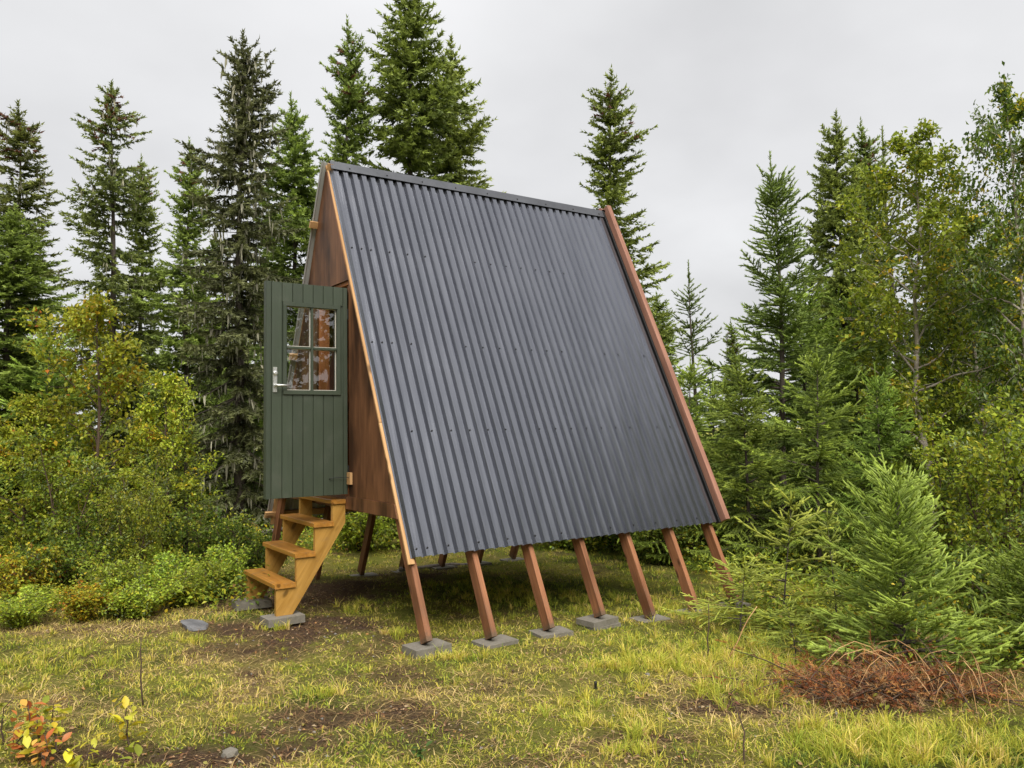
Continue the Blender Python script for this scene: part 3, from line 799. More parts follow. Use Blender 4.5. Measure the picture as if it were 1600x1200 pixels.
    for zz in zl:
        P.append(axis_at(zz)[None]); D.append(np.array([[0, 0, 1.0]])); L.append(np.array([seg])); C.append((cd+(cl-cd)*0.5)[None])
        for k in range(3 if zz < zl[-1]-0.1 else 0):
            a = rng.random()*6.28; P.append(axis_at(zz)[None]); D.append(np.array([[math.cos(a), math.sin(a), 0.9]])); L.append(np.array([seg*0.9])); C.append((cd+(cl-cd)*0.6)[None])
    P = np.concatenate(P); D = np.concatenate(D); L = np.concatenate(L); C = np.concatenate(C)
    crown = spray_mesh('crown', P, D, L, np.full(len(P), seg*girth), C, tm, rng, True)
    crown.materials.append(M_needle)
    mb = MB(); tr = trunk_r or 0.011*Hh+0.015
    zs = np.linspace(-0.15, Hh*0.985, 14)
    mb.add(*tube([axis_at(max(0, q))+np.array([0, 0, min(0, q)]) for q in zs], [tr*(1-0.97*max(0, q)/Hh)*(1.25 if q < 0.1 else 1) for q in zs], 8))
    for pts, r in sticks: mb.add(*tube(pts, [r*(1-0.85*i/(len(pts)-1)) for i in range(len(pts))], 4, False))
    trunk = mb.mesh('trunk', True); trunk.materials.append(M_bark)
    lich = None
    if LP:
        LPp = np.concatenate(LP); n = len(LPp)
        ln = rng.uniform(0.06, 0.38, n)*rng.uniform(0.5, 1, n); wdt = rng.uniform(0.009, 0.028, n)
        a = rng.random(n)*6.28; sx = np.stack([np.cos(a), np.sin(a), 0*a], -1)*wdt[:, None]
        sway = rng.normal(scale=0.03, size=(n, 3)); sway[:, 2] = 0
        v = np.stack([LPp-sx, LPp+sx, LPp+sx*0.8+sway*0.5+np.array([0, 0, -0.55])*ln[:, None], LPp-sx*0.8+sway*0.5+np.array([0, 0, -0.55])*ln[:, None], LPp+sway+np.array([0, 0, -1])*ln[:, None]], 1)
        i = np.arange(n)[:, None]*5
        c = np.repeat((np.array([0.42, 0.40, 0.29])*rng.uniform(0.5, 1.2, (n, 1)))[:, None], 5, 1).reshape(-1, 3)
        lich = mesh_np('hanging_lichen', v.reshape(-1, 3), [i+np.array([[0, 1, 2, 3]]), i+np.array([[3, 2, 4]])], c); lich.materials.append(M_lichen)
    return dict(H=Hh, R=Rb, crown=crown, trunk=trunk, lichen=lich)

rngB = np.random.default_rng(11)
TM_far = brushes(rngB, 6, 14, 0.48, 0.21, (30, 70))
TM_mid = brushes(rngB, 6, 13, 0.38, 0.11, (30, 60), 0.75, 0.085)
TM_near = brushes(rngB, 8, 26, 0.25, 0.050, (30, 62), 0.9, 0.10)
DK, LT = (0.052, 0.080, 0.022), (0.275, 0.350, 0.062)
SPR = {
 'spire':  spruce(1, 10.0, 1.30, 0.25, 7, 0.62, 0.05, 0.10, 0.30, 0.20, TM_far, 1.0, 42, -18, 0.30, 0.40, DK, LT, 0.12, 0.12, brown_top=0.3),
 'lush':   spruce(2, 10.5, 1.70, 0.28, 8, 0.66, 0.05, 0.105, 0.36, 0.21, TM_far, 1.0, 36, -22, 0.35, 0.45, DK, (0.30, 0.37, 0.065), 0.10, 0.15),
 'ragged': spruce(3, 10.0, 1.60, 0.33, 7, 0.66, 0.05, 0.11, 0.30, 0.20, TM_far, 1.0, 34, -22, 0.35, 0.50, DK, (0.25, 0.29, 0.070), 0.22, 0.16, lichen=0.5, dead_low=0.35, brown_top=0.4),
 'lichen': spruce(4, 10.0, 1.25, 0.23, 8, 0.55, 0.02, 0.11, 0.28, 0.20, TM_far, 1.0, 30, -25, 0.35, 0.55, (0.045, 0.055, 0.024), (0.16, 0.175, 0.065), 0.10, 0.16, lichen=2.0, dead_low=0.75),
 'young':  spruce(5, 6.5, 1.75, 0.30, 7, 0.78, 0.04, 0.080, 0.34, 0.16, TM_mid, 1.0, 50, -8, 0.22, 0.10, (0.080, 0.115, 0.030), (0.34, 0.42, 0.085), 0.10, 0.10, leader=0.07),
 'thin':   spruce(6, 5.0, 1.05, 0.36, 5, 0.85, 0.05, 0.10, 0.30, 0.15, TM_mid, 0.9, 45, 5, 0.15, 0.06, (0.075, 0.105, 0.028), (0.28, 0.34, 0.08), 0.15, 0.08, leader=0.09),
 'bushy':  spruce(7, 4.0, 1.55, 0.30, 7, 0.75, 0.03, 0.10, 0.38, 0.15, TM_mid, 1.0, 45, -8, 0.25, 0.14, (0.075, 0.125, 0.026), (0.40, 0.52, 0.078), 0.08, 0.10, leader=0.06),
}
def plant_spruce(px, py_top, dep, kind, label, cat='spruce', wide=1.0, rz=None, group='spruces round the clearing', seed=0):
    s = SPR[kind]; g = at_depth(px, dep); h = height_for(px, py_top, dep)-g[2]
    k = h/s['H']; kx = k*wide
    rr = random.Random(px*31+seed)
    root = empty('spruce_tree', (g[0], g[1], g[2]-0.03), rr.random()*6.28 if rz is None else rz, (kx, kx, k))
    tag(root, label, cat, group)
    link('trunk', s['trunk'], None, root); link('crown', s['crown'], None, root)
    if s['lichen'] is not None: link('hanging_lichen', s['lichen'], None, root)['kind'] = 'stuff'
    return root
TREES = [
 (10, 315, 11.3, 'lush', 'dense green spruce crown at the left edge in front of the ragged old one', 1.5),
 (18, 150, 13.5, 'ragged', 'old ragged spruce at the left edge with bare dead twigs near its top', 1.15),
 (172, 118, 19.0, 'ragged', 'tall pointed spruce behind the yellow-green birches, second from the left edge', 0.95),
 (217, 240, 20.5, 'spire', 'shorter spruce close to the right of the tall pointed one on the left', 0.85),
 (290, 212, 19.0, 'spire', 'spruce with brownish tip just left of the lichen-hung spruce', 0.95),
 (374, 40, 14.5, 'lichen', 'tall spruce draped in grey hanging lichen left of the green door', 0.95),
 (458, 138, 16.5, 'lush', 'bright green spruce right behind the cabin door and gable peak', 0.9),
 (542, 16, 16.0, 'spire', 'slim dark spruce rising just right of the cabin gable peak', 0.82),
 (648, -60, 16.5, 'lush', 'tallest spruce behind the ridge with its top out of frame', 1.0),
 (712, 45, 18.0, 'lush', 'spruce on the right flank of the tallest one behind the ridge', 0.9),
 (965, 96, 16.0, 'spire', 'lone dark spruce rising behind the far end of the ridge', 1.0),
 (1030, 455, 17.5, 'lush', 'spruce filling the gap below the lone dark spruce, right of the roof edge', 1.1),
 (1118, 585, 14.0, 'bushy', 'young spruce behind the thin one with bare leader', 0.9),
 (1090, 408, 12.5, 'thin', 'thin young spruce with bare leader right of the cabin roof', 0.9),
 (1146, 500, 20.0, 'spire', 'small distant spruce top between thin young spruce and the tall light green one', 0.9),
 (1222, 230, 12.2, 'young', 'light green open young spruce with long upright leader right of the cabin', 0.85),
 (1262, 430, 14.0, 'bushy', 'full green spruce behind the light green open one, its top halfway up', 0.8),
 (1345, 440, 13.0, 'bushy', 'green spruce in front of the dark tall one left of the big birch', 0.75),
 (1326, 166, 17.0, 'lush', 'dark tall spruce left of the big birch', 0.8),
 (1364, 182, 18.5, 'spire', 'spruce with rusty brown tip squeezed behind the dark tall one on the right', 0.9),
 (1490, 345, 15.5, 'lush', 'dark spruce half hidden behind the leaves right of the big birch', 0.9),
 (1575, 400, 16.5, 'lush', 'dark spruce behind the birch at the right edge', 0.95),
 (1408, 196, 19.5, 'thin', 'slender spruce top showing between rusty tipped spruce and birch', 1.0),
 (1075, 560, 11.5, 'bushy', 'bushy young spruce touching the lower right roof edge', 0.85),
 (1165, 560, 10.8, 'bushy', 'bushy young spruce below the small distant spruce top', 0.8),
 (1275, 540, 10.2, 'bushy', 'bushy dark green spruce under the light green open one', 0.75),
 (1372, 575, 9.8, 'bushy', 'young spruce with layered branches left of the pale birch trunk', 0.62),
 (68, 505, 10.8, 'bushy', 'dark young spruce at the left among the yellow-green birches', 0.75),
 (290, 598, 10.0, 'thin', 'small blue-green spruce sapling in front of the lichen-hung spruce', 1.1),
]
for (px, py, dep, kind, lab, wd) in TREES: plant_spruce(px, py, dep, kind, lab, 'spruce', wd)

# the wood beyond plus added unseen spruces, one mass
def far_wood():
    rng = np.random.default_rng(21); src = spruce(31, 9.0, 1.7, 0.5, 6, 0.7, 0.04, 0.20, 0.40, 0.34, brushes(rng, 5, 5, 0.48, 0.34), 1.0, 38, -18, 0.3, 0.4, DK, (0.18, 0.22, 0.045), 0.12, 0.15)
    me = src['crown']; n = len(me.vertices); v = np.empty(n*3, np.float32); me.vertices.foreach_get('co', v); v = v.reshape(-1, 3)
    c = np.empty(n*4, np.float32); me.color_attributes['col'].data.foreach_get('color', c); c = c.reshape(-1, 4)[:, :3]
    tk = src['trunk']; 
    VV = []; CC = []; spots = []
    for k in range(34):
        px = rng.uniform(-260, 1860); dep = rng.uniform(22, 36)
        top = rng.uniform(330, 520)
        if 980 < px < 1230: top = rng.uniform(560, 640)
        spots.append((px, dep, top))
    for k in range(14):     # on past the frame, left and right
        spots.append((rng.choice([-1, 1])*rng.uniform(1100, 2400)+800, rng.uniform(16, 30), rng.uniform(200, 450)))
    extra = [(12.0, -5.0, 10), (13.8, -7.6, 10.5), (14.0, -9.6, 11), (16.0, -6.2, 11), (11.6, -8.6, 9.5), (16.5, -3.6, 11), (-6.5, -1.5, 10), (-7.2, -4.2, 9.5), (-8, -6.8, 10), (-8.5, 0.8, 10), (-6.6, 2.2, 9), (-6.8, -8.8, 9), (4.6, -10.8, 6.5), (2.9, -11.6, 5.0), (13.0, -6.5, 9), (14.5, -4.5, 9), (15.5, -8.5, 10), (12.5, -10.5, 9), (6.5, -12.0, 10), (10.5, -12, 11), (3.0, -15.0, 10), (-1.0, -16.0, 11), (-5.5, -14.0, 10), (-8.0, -10.0, 9), (-9.5, -5.0, 9), (-11, -1, 10), (17.5, -2.0, 9), (15, -10, 11)]  # unseen spruces out of view, added to darken roof and pane reflections
    for (ex, ey_, h) in extra:
        s = h/9.0; a = rng.random()*6.28; ca, sa = math.cos(a)*s, math.sin(a)*s; g = (ex, ey_, float(gz(ex, ey_)))
        VV.append(np.stack([v[:, 0]*ca-v[:, 1]*sa+g[0], v[:, 0]*sa+v[:, 1]*ca+g[1], v[:, 2]*s+g[2]], -1)); CC.append(c*rng.uniform(0.75, 1.2))
    for (px, dep, top) in spots:
        g = at_depth(px, dep); h = height_for(px, top, dep)-g[2]; s = h/9.0; a = rng.random()*6.28
        ca, sa = math.cos(a)*s, math.sin(a)*s
        q = np.stack([v[:, 0]*ca-v[:, 1]*sa+g[0], v[:, 0]*sa+v[:, 1]*ca+g[1], v[:, 2]*s+g[2]], -1); VV.append(q); CC.append(c*rng.uniform(0.75, 1.2))
    V = np.concatenate(VV); F = np.arange(len(V)).reshape(-1, 3)
    o = link('spruce_wood', mesh_np('spruce_wood', V, [F], np.concatenate(CC)), M_needle)
    tag(o, 'dense dark spruce wood closing the view behind the clearing, with unseen spruces added for reflections', 'wood', kind='stuff')
    return len(F)
NW = far_wood()

# ------------------------------------------------------------------ broadleaved trees and shrubs
def leaf_mesh(name, P, N, A, S, C, fold=0.35):
    """folded pointed leaves at P, blade direction A, normal N, size S"""
    n = len(P); A = A/np.linalg.norm(A, axis=1)[:, None]; B = np.cross(N, A); B /= np.linalg.norm(B, axis=1)[:, None]; Nn = np.cross(A, B)
    S = S[:, None]
    v0 = P; v1 = P + A*S*0.45 + B*S*0.33 + Nn*S*fold*0.3; v2 = P + A*S - Nn*S*0.12; v3 = P + A*S*0.45 - B*S*0.33 + Nn*S*fold*0.3
    V = np.stack([v0, v1, v2, v3], 1).reshape(-1, 3); i = np.arange(n)[:, None]*4
    F = np.concatenate([i+np.array([[0, 1, 2]]), i+np.array([[0, 2, 3]])])
    return mesh_np(name, V, [F], np.repeat(C, 4, 0))
def leafy(seed, Hh, Rw, n_limb, twigs, leaves, lsize, cols, trunk_r, trunk_mat, base=0.2, multi=1, up=0.9, wsum=None, crown_shape=0.7):
    """tree or shrub: stems, limbs, twigs, leaves; cols = [(colour, weight)]"""
    rng = np.random.default_rng(seed); mb = MB(); LPs = []; LD = []
    for m in range(multi):
        az = rng.random()*6.28; lean = 0.04*Hh*rng.normal() if multi == 1 else Rw*rng.uniform(0.25, 0.8)
        hs = Hh*(1 if m == 0 else rng.uniform(0.6, 1.0))
        s = np.linspace(0, 1, 9); wob = np.cumsum(rng.normal(scale=0.012*Hh, size=(9, 2)), 0); wob[0] = 0
        st = np.stack([lean*s**1.2*math.cos(az)+wob[:, 0], lean*s**1.2*math.sin(az)+wob[:, 1], hs*s], -1); st[0, 2] = -0.08
        mb.add(*tube(st, [trunk_r*(1-0.9*q) for q in s], 7))
        for b in range(n_limb):
            f = base + (0.97-base)*((b+rng.random())/n_limb); p0 = np.array([np.interp(f, s, st[:, i]) for i in range(3)])
            a = b*2.4+rng.normal(scale=0.4); L = Rw*(math.sin(math.pi*min(1, (f-base)/(1-base)*0.85+0.15))**crown_shape)*rng.uniform(0.6, 1.15)/(1 if multi == 1 else 1.5)
            e = up*rng.uniform(0.5, 1.2)
            d = np.array([math.cos(a), math.sin(a), e]); d /= np.linalg.norm(d)
            t = np.linspace(0, 1, 6)
            pts = p0 + d*L*t[:, None] + np.array([0, 0, -0.18*L])*t[:, None]**2 + np.cumsum(rng.normal(scale=0.03*L, size=(6, 3)), 0)*(t[:, None] > 0)
            r0 = max(0.004, trunk_r*(1-0.9*f)*0.55)
            mb.add(*tube(pts, [r0*(1-0.85*q) for q in t], 5, False))
            for w_ in range(twigs):
                q = rng.uniform(0.2, 1.0); p1 = np.array([np.interp(q, t, pts[:, i]) for i in range(3)])
                dd = d*0.6 + rng.normal(scale=0.6, size=3); dd /= np.linalg.norm(dd); l2 = L*rng.uniform(0.18, 0.45)*(1.1-0.5*q)+0.05
                tw = np.stack([p1, p1+dd*l2*0.5, p1+dd*l2+np.array([0, 0, -0.12*l2])])
                if w_ % 2 == 0: mb.add(*tube(tw, [0.0035, 0.0028, 0.0015], 3, False))
                k = leaves; u = rng.random(k)
                LPs.append(p1 + dd*l2*u[:, None] + np.array([0, 0, -0.12*l2])*(u**2)[:, None] + rng.normal(scale=lsize*0.7, size=(k, 3)))
                LD.append(np.tile(dd, (k, 1)) + rng.normal(scale=0.7, size=(k, 3)) + np.array([0, 0, -0.25]))
    P = np.concatenate(LPs); A = np.concatenate(LD); n = len(P)
    N = np.array([0, 0, 1.0]) + rng.normal(scale=0.55, size=(n, 3))
    cc = np.array([c for c, _ in cols]); wt = np.array([w_ for _, w_ in cols]); wt = wt/wt.sum()
    # clumps of one tint: choose by twig
    grp = np.repeat(rng.choice(len(cc), n//leaves, p=wt), leaves); own = rng.choice(len(cc), n, p=wt)
    idx = np.where(rng.random(n) < 0.65, grp, own)
    C = cc[idx]*rng.uniform(0.65, 1.3, (n, 1))
    crown = leaf_mesh('foliage', P, N, A, lsize*rng.uniform(0.6, 1.25, n), C); crown.materials.append(M_leaf)
    stem = mb.mesh('stem', True); stem.materials.append(trunk_mat)
    return dict(H=Hh, crown=crown, trunk=stem)
GRN = (0.20, 0.265, 0.030); DGR = (0.10, 0.155, 0.024); YGR = (0.45, 0.44, 0.04); YEL = (0.62, 0.45, 0.03); ORG_ = (0.55, 0.22, 0.025); PAL = (0.28, 0.34, 0.16); LIM = (0.34, 0.41, 0.04)
def plant_leafy(name, px, dep, src, label, cat, py_top=None, h=None, wide=1.0, group=None, rz=None, parts=('trunk', 'crown')):
    g = at_depth(px, dep)
    hh = h if h else height_for(px, py_top, dep)-g[2]
    k = hh/src['H']; rr = random.Random(px*17)
    root = empty(name, (g[0], g[1], g[2]-0.02), rr.random()*6.28 if rz is None else rz, (k*wide, k*wide, k)); tag(root, label, cat, group)
    link(parts[0], src['trunk'], None, root); link(parts[1], src['crown'], None, root)
    return root
BIR = leafy(41, 6.0, 1.5, 38, 17, 22, 0.072, [((0.25, 0.325, 0.035), 5), (LIM, 4), (DGR, 2), (YGR, 1.2), (YEL, 0.35)], 0.058, M_birch, 0.22, up=1.1)
BIR2 = leafy(42, 5.5, 1.6, 38, 17, 22, 0.070, [(GRN, 5), (DGR, 4), (PAL, 1.5), (YGR, 1), (YEL, 0.4)], 0.06, M_birch, 0.12, up=1.0)
YBI = leafy(43, 2.6, 0.85, 30, 14, 16, 0.050, [(YGR, 4), ((0.46, 0.53, 0.045), 6), ((0.28, 0.36, 0.035), 4), (YEL, 1.0), (ORG_, 0.25)], 0.028, M_stem, 0.10, up=1.1)
WIL = leafy(44, 2.2, 0.95, 10, 9, 13, 0.050, [((0.28, 0.36, 0.04), 4), (LIM, 4), (PAL, 1), (DGR, 1.5), (YGR, 1.5)], 0.018, M_stem, 0.12, multi=5, up=1.2)
SHR = leafy(45, 0.75, 0.75, 9, 8, 8, 0.048, [((0.38, 0.50, 0.055), 6), (GRN, 3), (YGR, 1.6), (PAL, 0.8)], 0.008, M_stem, 0.10, multi=8, up=1.3)
SHY = leafy(46, 0.75, 0.75, 9, 7, 8, 0.048, [((0.55, 0.52, 0.05), 5), (YEL, 3), (LIM, 3), (ORG_, 0.9)], 0.008, M_stem, 0.10, multi=7, up=1.3)
SHD = leafy(47, 1.0, 0.85, 10, 8, 9, 0.048, [(GRN, 5), (DGR, 5), (YGR, 1.2)], 0.010, M_stem, 0.10, multi=7, up=1.2)
B_ = 'birches at the clearing edge'
plant_leafy('birch_tree', 1448, 11.5, BIR, 'big birch with pale leaning trunk on the right', 'birch', 192, group=B_, wide=0.95)
plant_leafy('birch_tree', 1605, 10.5, BIR2, 'birch cut by the right edge of the picture with dense small leaves', 'birch', 140, group=B_, wide=0.7)
plant_leafy('birch_tree', 1530, 12.5, BIR2, 'birch between the big pale-trunked one and the right edge', 'birch', 330, group=B_)
plant_leafy('birch_tree', 165, 10.3, YBI, 'tallest yellow-green young birch on the left with an orange tinged top', 'birch', 472, group=B_, wide=0.95)
plant_leafy('birch_tree', 262, 9.8, YBI, 'yellowing young birch between the tallest young one and the lichen-hung spruce', 'birch', 585, group=B_, wide=0.9)
plant_leafy('birch_tree', 30, 9.6, YBI, 'young birch at the left edge below the ragged old spruce', 'birch', 620, group=B_, wide=1.1)
W_ = 'leafy bushes round the clearing'
plant_leafy('willow_bush', 1565, 8.6, WIL, 'dark leafy willow bush at the right edge behind the near spruce', 'bush', 560, group=W_)
plant_leafy('willow_bush', 1490, 9.5, WIL, 'willow bush below the pale birch trunk', 'bush', 640, group=W_)
plant_leafy('willow_bush', 110, 9.2, WIL, 'leafy green bush in front of the left young birches', 'bush', 660, group=W_)
plant_leafy('willow_bush', 215, 9.0, WIL, 'thin green bush left of the small blue-green spruce sapling', 'bush', 690, group=W_, wide=0.8)
for (px, dep, src, h, wd, lab) in [
   (185, 8.05, SHR, 0.50, 1.0, 'round bright green shrub at the left edge of the clearing'),
   (130, 7.55, SHY, 0.34, 1.5, 'ankle-high yellow-green shrub in front of the roundest one on the left'),
   (215, 7.7, SHR, 0.36, 1.4, 'ankle-high bright shrub before the two bright green ones'),
   (300, 8.25, SHR, 0.38, 1.4, 'sprawling low shrub between the bright green shrub and the steps'),
   (40, 7.35, SHR, 0.32, 1.5, 'flat bright shrub at the foot of the yellow one near the left edge'),
   (255, 8.4, SHR, 0.45, 1.1, 'bright green shrub just right of the roundest one on the left'),
   (345, 8.9, SHR, 0.48, 1.1, 'low green shrub left of the steps'),
   (400, 9.7, SHD, 0.70, 0.9, 'darker green shrub behind the left side of the steps'),
   (330, 9.8, SHD, 0.9, 1.0, 'leafy shrub under the lichen-hung spruce'),
   (60, 8.3, SHY, 0.55, 1.0, 'yellow shrub with orange leaves near the left edge'),
   (5, 7.9, SHY, 0.5, 1.0, 'yellowing shrub cut by the left edge'),
   (120, 8.7, SHD, 0.85, 1.0, 'dark green shrub behind the yellow one on the left'),
   (655, 13.2, SHD, 0.9, 1.2, 'green shrub seen under the cabin near the first near-side leg'),
   (735, 13.6, SHR, 0.8, 1.3, 'bright shrub seen under the cabin between first and second near-side legs'),
   (960, 12.8, SHD, 1.0, 1.4, 'dark shrub seen behind the fifth near-side leg'),
   (880, 13.0, SHR, 0.8, 1.4, 'green shrub seen between the third and fourth near-side legs'),
   (1050, 11.6, SHD, 1.0, 1.3, 'shrub behind the sixth near-side leg'),
   (560, 12.6, SHR, 0.8, 1.2, 'bright shrub seen between steps and the far-side leg'),
   (1560, 7.3, SHD, 1.0, 1.0, 'dark leafy shrub right of the near spruce')]:
    plant_leafy('leafy_shrub', px, dep, src, lab, 'shrub', h=h, wide=wd, group='low shrubs round the clearing', parts=('stem', 'foliage'))

# ------------------------------------------------------------------ near young spruces on the right
NEAR = spruce(51, 1.75, 1.15, 0.145, 8, 0.60, 0.02, 0.095, 0.32, 0.115, TM_near, 1.0, 52, 2, 0.18, -0.02, (0.105, 0.175, 0.028), (0.47, 0.62, 0.115), 0.05, 0.10, trunk_r=0.022, bend=0.02, leader=0.07)
YELS = spruce(52, 1.5, 0.85, 0.19, 6, 0.55, 0.02, 0.13, 0.30, 0.125, TM_near, 1.0, 40, 0, 0.30, 0.08, (0.15, 0.18, 0.028), (0.55, 0.60, 0.10), 0.28, 0.12, trunk_r=0.016, bend=0.06, leader=0.06)
SPR['near'] = NEAR; SPR['yellow'] = YELS
G2 = 'small spruces in the foreground on the right'
plant_spruce(1402, 742, 6.0, 'near', 'near bright green young spruce filling the lower right', 'spruce', 0.68, group=G2)
plant_spruce(1600, 850, 6.3, 'near', 'bright young spruce cut by the right edge of the picture', 'spruce', 0.8, group=G2, seed=3)
plant_spruce(1215, 770, 7.6, 'yellow', 'yellowish sprawling spruce right of the last cabin leg', 'spruce', 0.85, group=G2)
plant_spruce(1300, 800, 7.0, 'yellow', 'yellow-green spruce between the sprawling one and the near bright one', 'spruce', 0.7, group=G2, seed=1)
plant_spruce(1148, 868, 7.3, 'yellow', 'knee-high yellow-green spruce covering the foot of the seventh leg', 'spruce', 1.2, group=G2, seed=2)
plant_spruce(1235, 930, 6.4, 'yellow', 'small pale green spruce in front of the sprawling yellowish one', 'spruce', 1.3, group=G2, seed=4)
# ------------------------------------------------------------------ grass, straw, moss
HUT_KEEP = None
def in_poly(x, y, poly):
    c = np.zeros(len(x), bool); n = len(poly)
    for i in range(n):
        x1, y1 = poly[i]; x2, y2 = poly[(i+1) % n]
        m = ((y1 > y) != (y2 > y)) & (x < (x2-x1)*(y-y1)/(y2-y1+1e-12)+x1); c ^= m
    return c
def scatter(rng, n, dmin, dmax, half, power):
    """ground points round the viewer's side of the clearing, thinning out with distance"""
    u = rng.random(n); e = 2-power
    r = (dmin**e + u*(dmax**e-dmin**e))**(1/e); a = YAW + rng.uniform(-half, half, n)
    return CAMP[0]+r*np.cos(a), CAMP[1]+r*np.sin(a)
def blocked(x, y):
    """under pavers, feet of the steps and inside the near trunk"""
    m = np.zeros(len(x), bool)
    for o in bpy.data.objects:
        if o.name.startswith('concrete_paver'):
            m |= (np.abs(x-o.location.x) < 0.165) & (np.abs(y-o.location.y) < 0.125)
    return m
def blades(name, x, y, h, lean, az, wd, C, tipmul=1.25, curl=0.6):
    n = len(x); z = gz(x, y)-0.004
    P = np.stack([x, y, z], -1); d = np.stack([np.cos(az), np.sin(az), 0*az], -1)
    rr_ = rngN.random(n)*6.28
    s = np.stack([np.cos(rr_), np.sin(rr_), 0*az], -1)*wd[:, None]*0.5
    hz = h*np.cos(lean); hx = h*np.sin(lean)
    m1 = P + d*(hx*0.35)[:, None] + np.array([0, 0, 1])*(hz*0.55)[:, None]
    tp = P + d*(hx*(1+curl*0.4))[:, None] + np.array([0, 0, 1])*(hz*(1-0.25*curl*np.sin(lean)))[:, None]
    V = np.stack([P-s, P+s, m1+s*0.8, m1-s*0.8, tp], 1).reshape(-1, 3); i = np.arange(n)[:, None]*5
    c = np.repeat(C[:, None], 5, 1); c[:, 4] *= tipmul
    return mesh_np(name, V, [i+np.array([[0, 1, 2, 3]]), i+np.array([[3, 2, 4]])], c.reshape(-1, 3))
def grass():
    rng = np.random.default_rng(77)
    cG = np.array([0.33, 0.395, 0.05]); cY = np.array([0.66, 0.57, 0.085]); cS = np.array([0.74, 0.56, 0.235]); cB = np.array([0.25, 0.14, 0.07]); cD = np.array([0.11, 0.165, 0.028])
    # short tufts
    nt = 22000; tx, ty = scatter(rng, nt, 3.2, 14.5, 0.72, 1.15)
    so, st, lu = cover(tx, ty); p = np.clip(1.05-so*1.15, 0.02, 1)*(0.2+0.8*(fbm(tx, ty, 0.22, 3) > 0.46))
    k = rng.random(nt) < p; tx, ty, so, st, lu = tx[k], ty[k], so[k], st[k], lu[k]
    nb = (6+10*rng.random(len(tx))*(0.6+lu)).astype(int)
    i = np.repeat(np.arange(len(tx)), nb); n = len(i)
    sp = 0.022+0.03*rng.random(len(tx)); az = rng.random(n)*6.28; r = np.abs(rng.normal(size=n))*sp[i]
    x = tx[i]+np.cos(az)*r; y = ty[i]+np.sin(az)*r
    tall = (0.028+0.032*rng.random(len(tx))+0.045*lu*rng.random(len(tx)))[i]
    h = tall*rng.uniform(0.5, 1.15, n); lean = np.clip(np.abs(rng.normal(0.75, 0.4, n)), 0, 1.45)
    t = np.clip(0.42-0.55*lu[i]+0.45*st[i]+rng.normal(scale=0.18, size=n)+(rng.normal(scale=0.22, size=len(tx)))[i], 0, 1)
    C = np.where(t[:, None] < 0.5, cG+(cY-cG)*(t[:, None]*2), cY+(cS-cY)*(t[:, None]*2-1))*rng.uniform(0.7, 1.25, (n, 1))
    dark = rng.random(n) < 0.10+0.25*lu[i]; C[dark] = cD*rng.uniform(0.8, 1.4, (dark.sum(), 1))
    b = ~blocked(x, y); x, y, h, lean, az, C = (v[b] for v in (x, y, h, lean, az, C))
    dist = np.hypot(x-CAMP[0], y-CAMP[1])
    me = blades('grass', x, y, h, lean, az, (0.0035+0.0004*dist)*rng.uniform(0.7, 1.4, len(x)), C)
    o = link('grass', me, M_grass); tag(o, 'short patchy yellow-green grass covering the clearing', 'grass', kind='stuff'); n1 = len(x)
    # cushions of bright moss
    n = 95000; x, y = scatter(rng, n, 3.2, 11.0, 0.72, 1.3); so, st, lu = cover(x, y); mo = fbm(x, y, 0.16, 1)
    k = (mo > 0.43) & (rng.random(n) < np.clip(1.1-1.2*so-0.5*st, 0.02, 1)) & ~blocked(x, y); x, y, mo, lu = x[k], y[k], mo[k], lu[k]; n = len(x)
    C = (np.array([0.58, 0.57, 0.075])+(np.array([0.30, 0.39, 0.05])-np.array([0.58, 0.57, 0.075]))*np.clip(lu+rng.normal(scale=0.25, size=n), 0, 1)[:, None])*rng.uniform(0.7, 1.2, (n, 1))
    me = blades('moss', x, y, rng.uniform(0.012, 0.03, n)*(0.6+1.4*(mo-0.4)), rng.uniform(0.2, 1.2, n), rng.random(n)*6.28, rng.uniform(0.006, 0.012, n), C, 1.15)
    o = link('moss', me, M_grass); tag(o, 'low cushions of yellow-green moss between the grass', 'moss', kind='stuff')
    # flat dead straw and brown litter
    n = 90000; x, y = scatter(rng, n, 3.2, 12.5, 0.72, 1.2); so, st, lu = cover(x, y)
    k = rng.random(n) < np.clip(0.25+0.9*st+0.25*so-0.4*lu, 0.03, 1); x, y, so, st, lu = x[k], y[k], so[k], st[k], lu[k]; n = len(x)
    C = cS+(cB-cS)*np.clip(0.15+0.75*so+rng.normal(scale=0.3, size=n), 0, 1)[:, None]; C = C*rng.uniform(0.7, 1.25, (n, 1))
    b = ~blocked(x, y)
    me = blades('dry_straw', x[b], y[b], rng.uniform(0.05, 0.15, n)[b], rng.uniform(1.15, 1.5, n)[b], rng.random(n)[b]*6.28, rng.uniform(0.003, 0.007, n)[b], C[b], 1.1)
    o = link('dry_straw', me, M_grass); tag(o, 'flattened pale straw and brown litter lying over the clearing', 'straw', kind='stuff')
    # fallen leaves, bark flakes and crumbs
    n = 34000; x, y = scatter(rng, n, 3.3, 11.0, 0.72, 1.3); so, st, lu = cover(x, y)
    k = (rng.random(n) < np.clip(0.10+0.7*so+0.15*st, 0, 1)) & ~blocked(x, y); x, y = x[k], y[k]; n = len(x)
    cc = np.array([[0.30, 0.19, 0.10], [0.16, 0.085, 0.045], [0.36, 0.27, 0.16], [0.09, 0.06, 0.04], [0.34, 0.18, 0.07], [0.38, 0.34, 0.10], [0.24, 0.22, 0.19]])
    C = cc[rng.choice(7, n, p=[0.24, 0.26, 0.14, 0.18, 0.08, 0.05, 0.05])]*rng.uniform(0.7, 1.2, (n, 1))
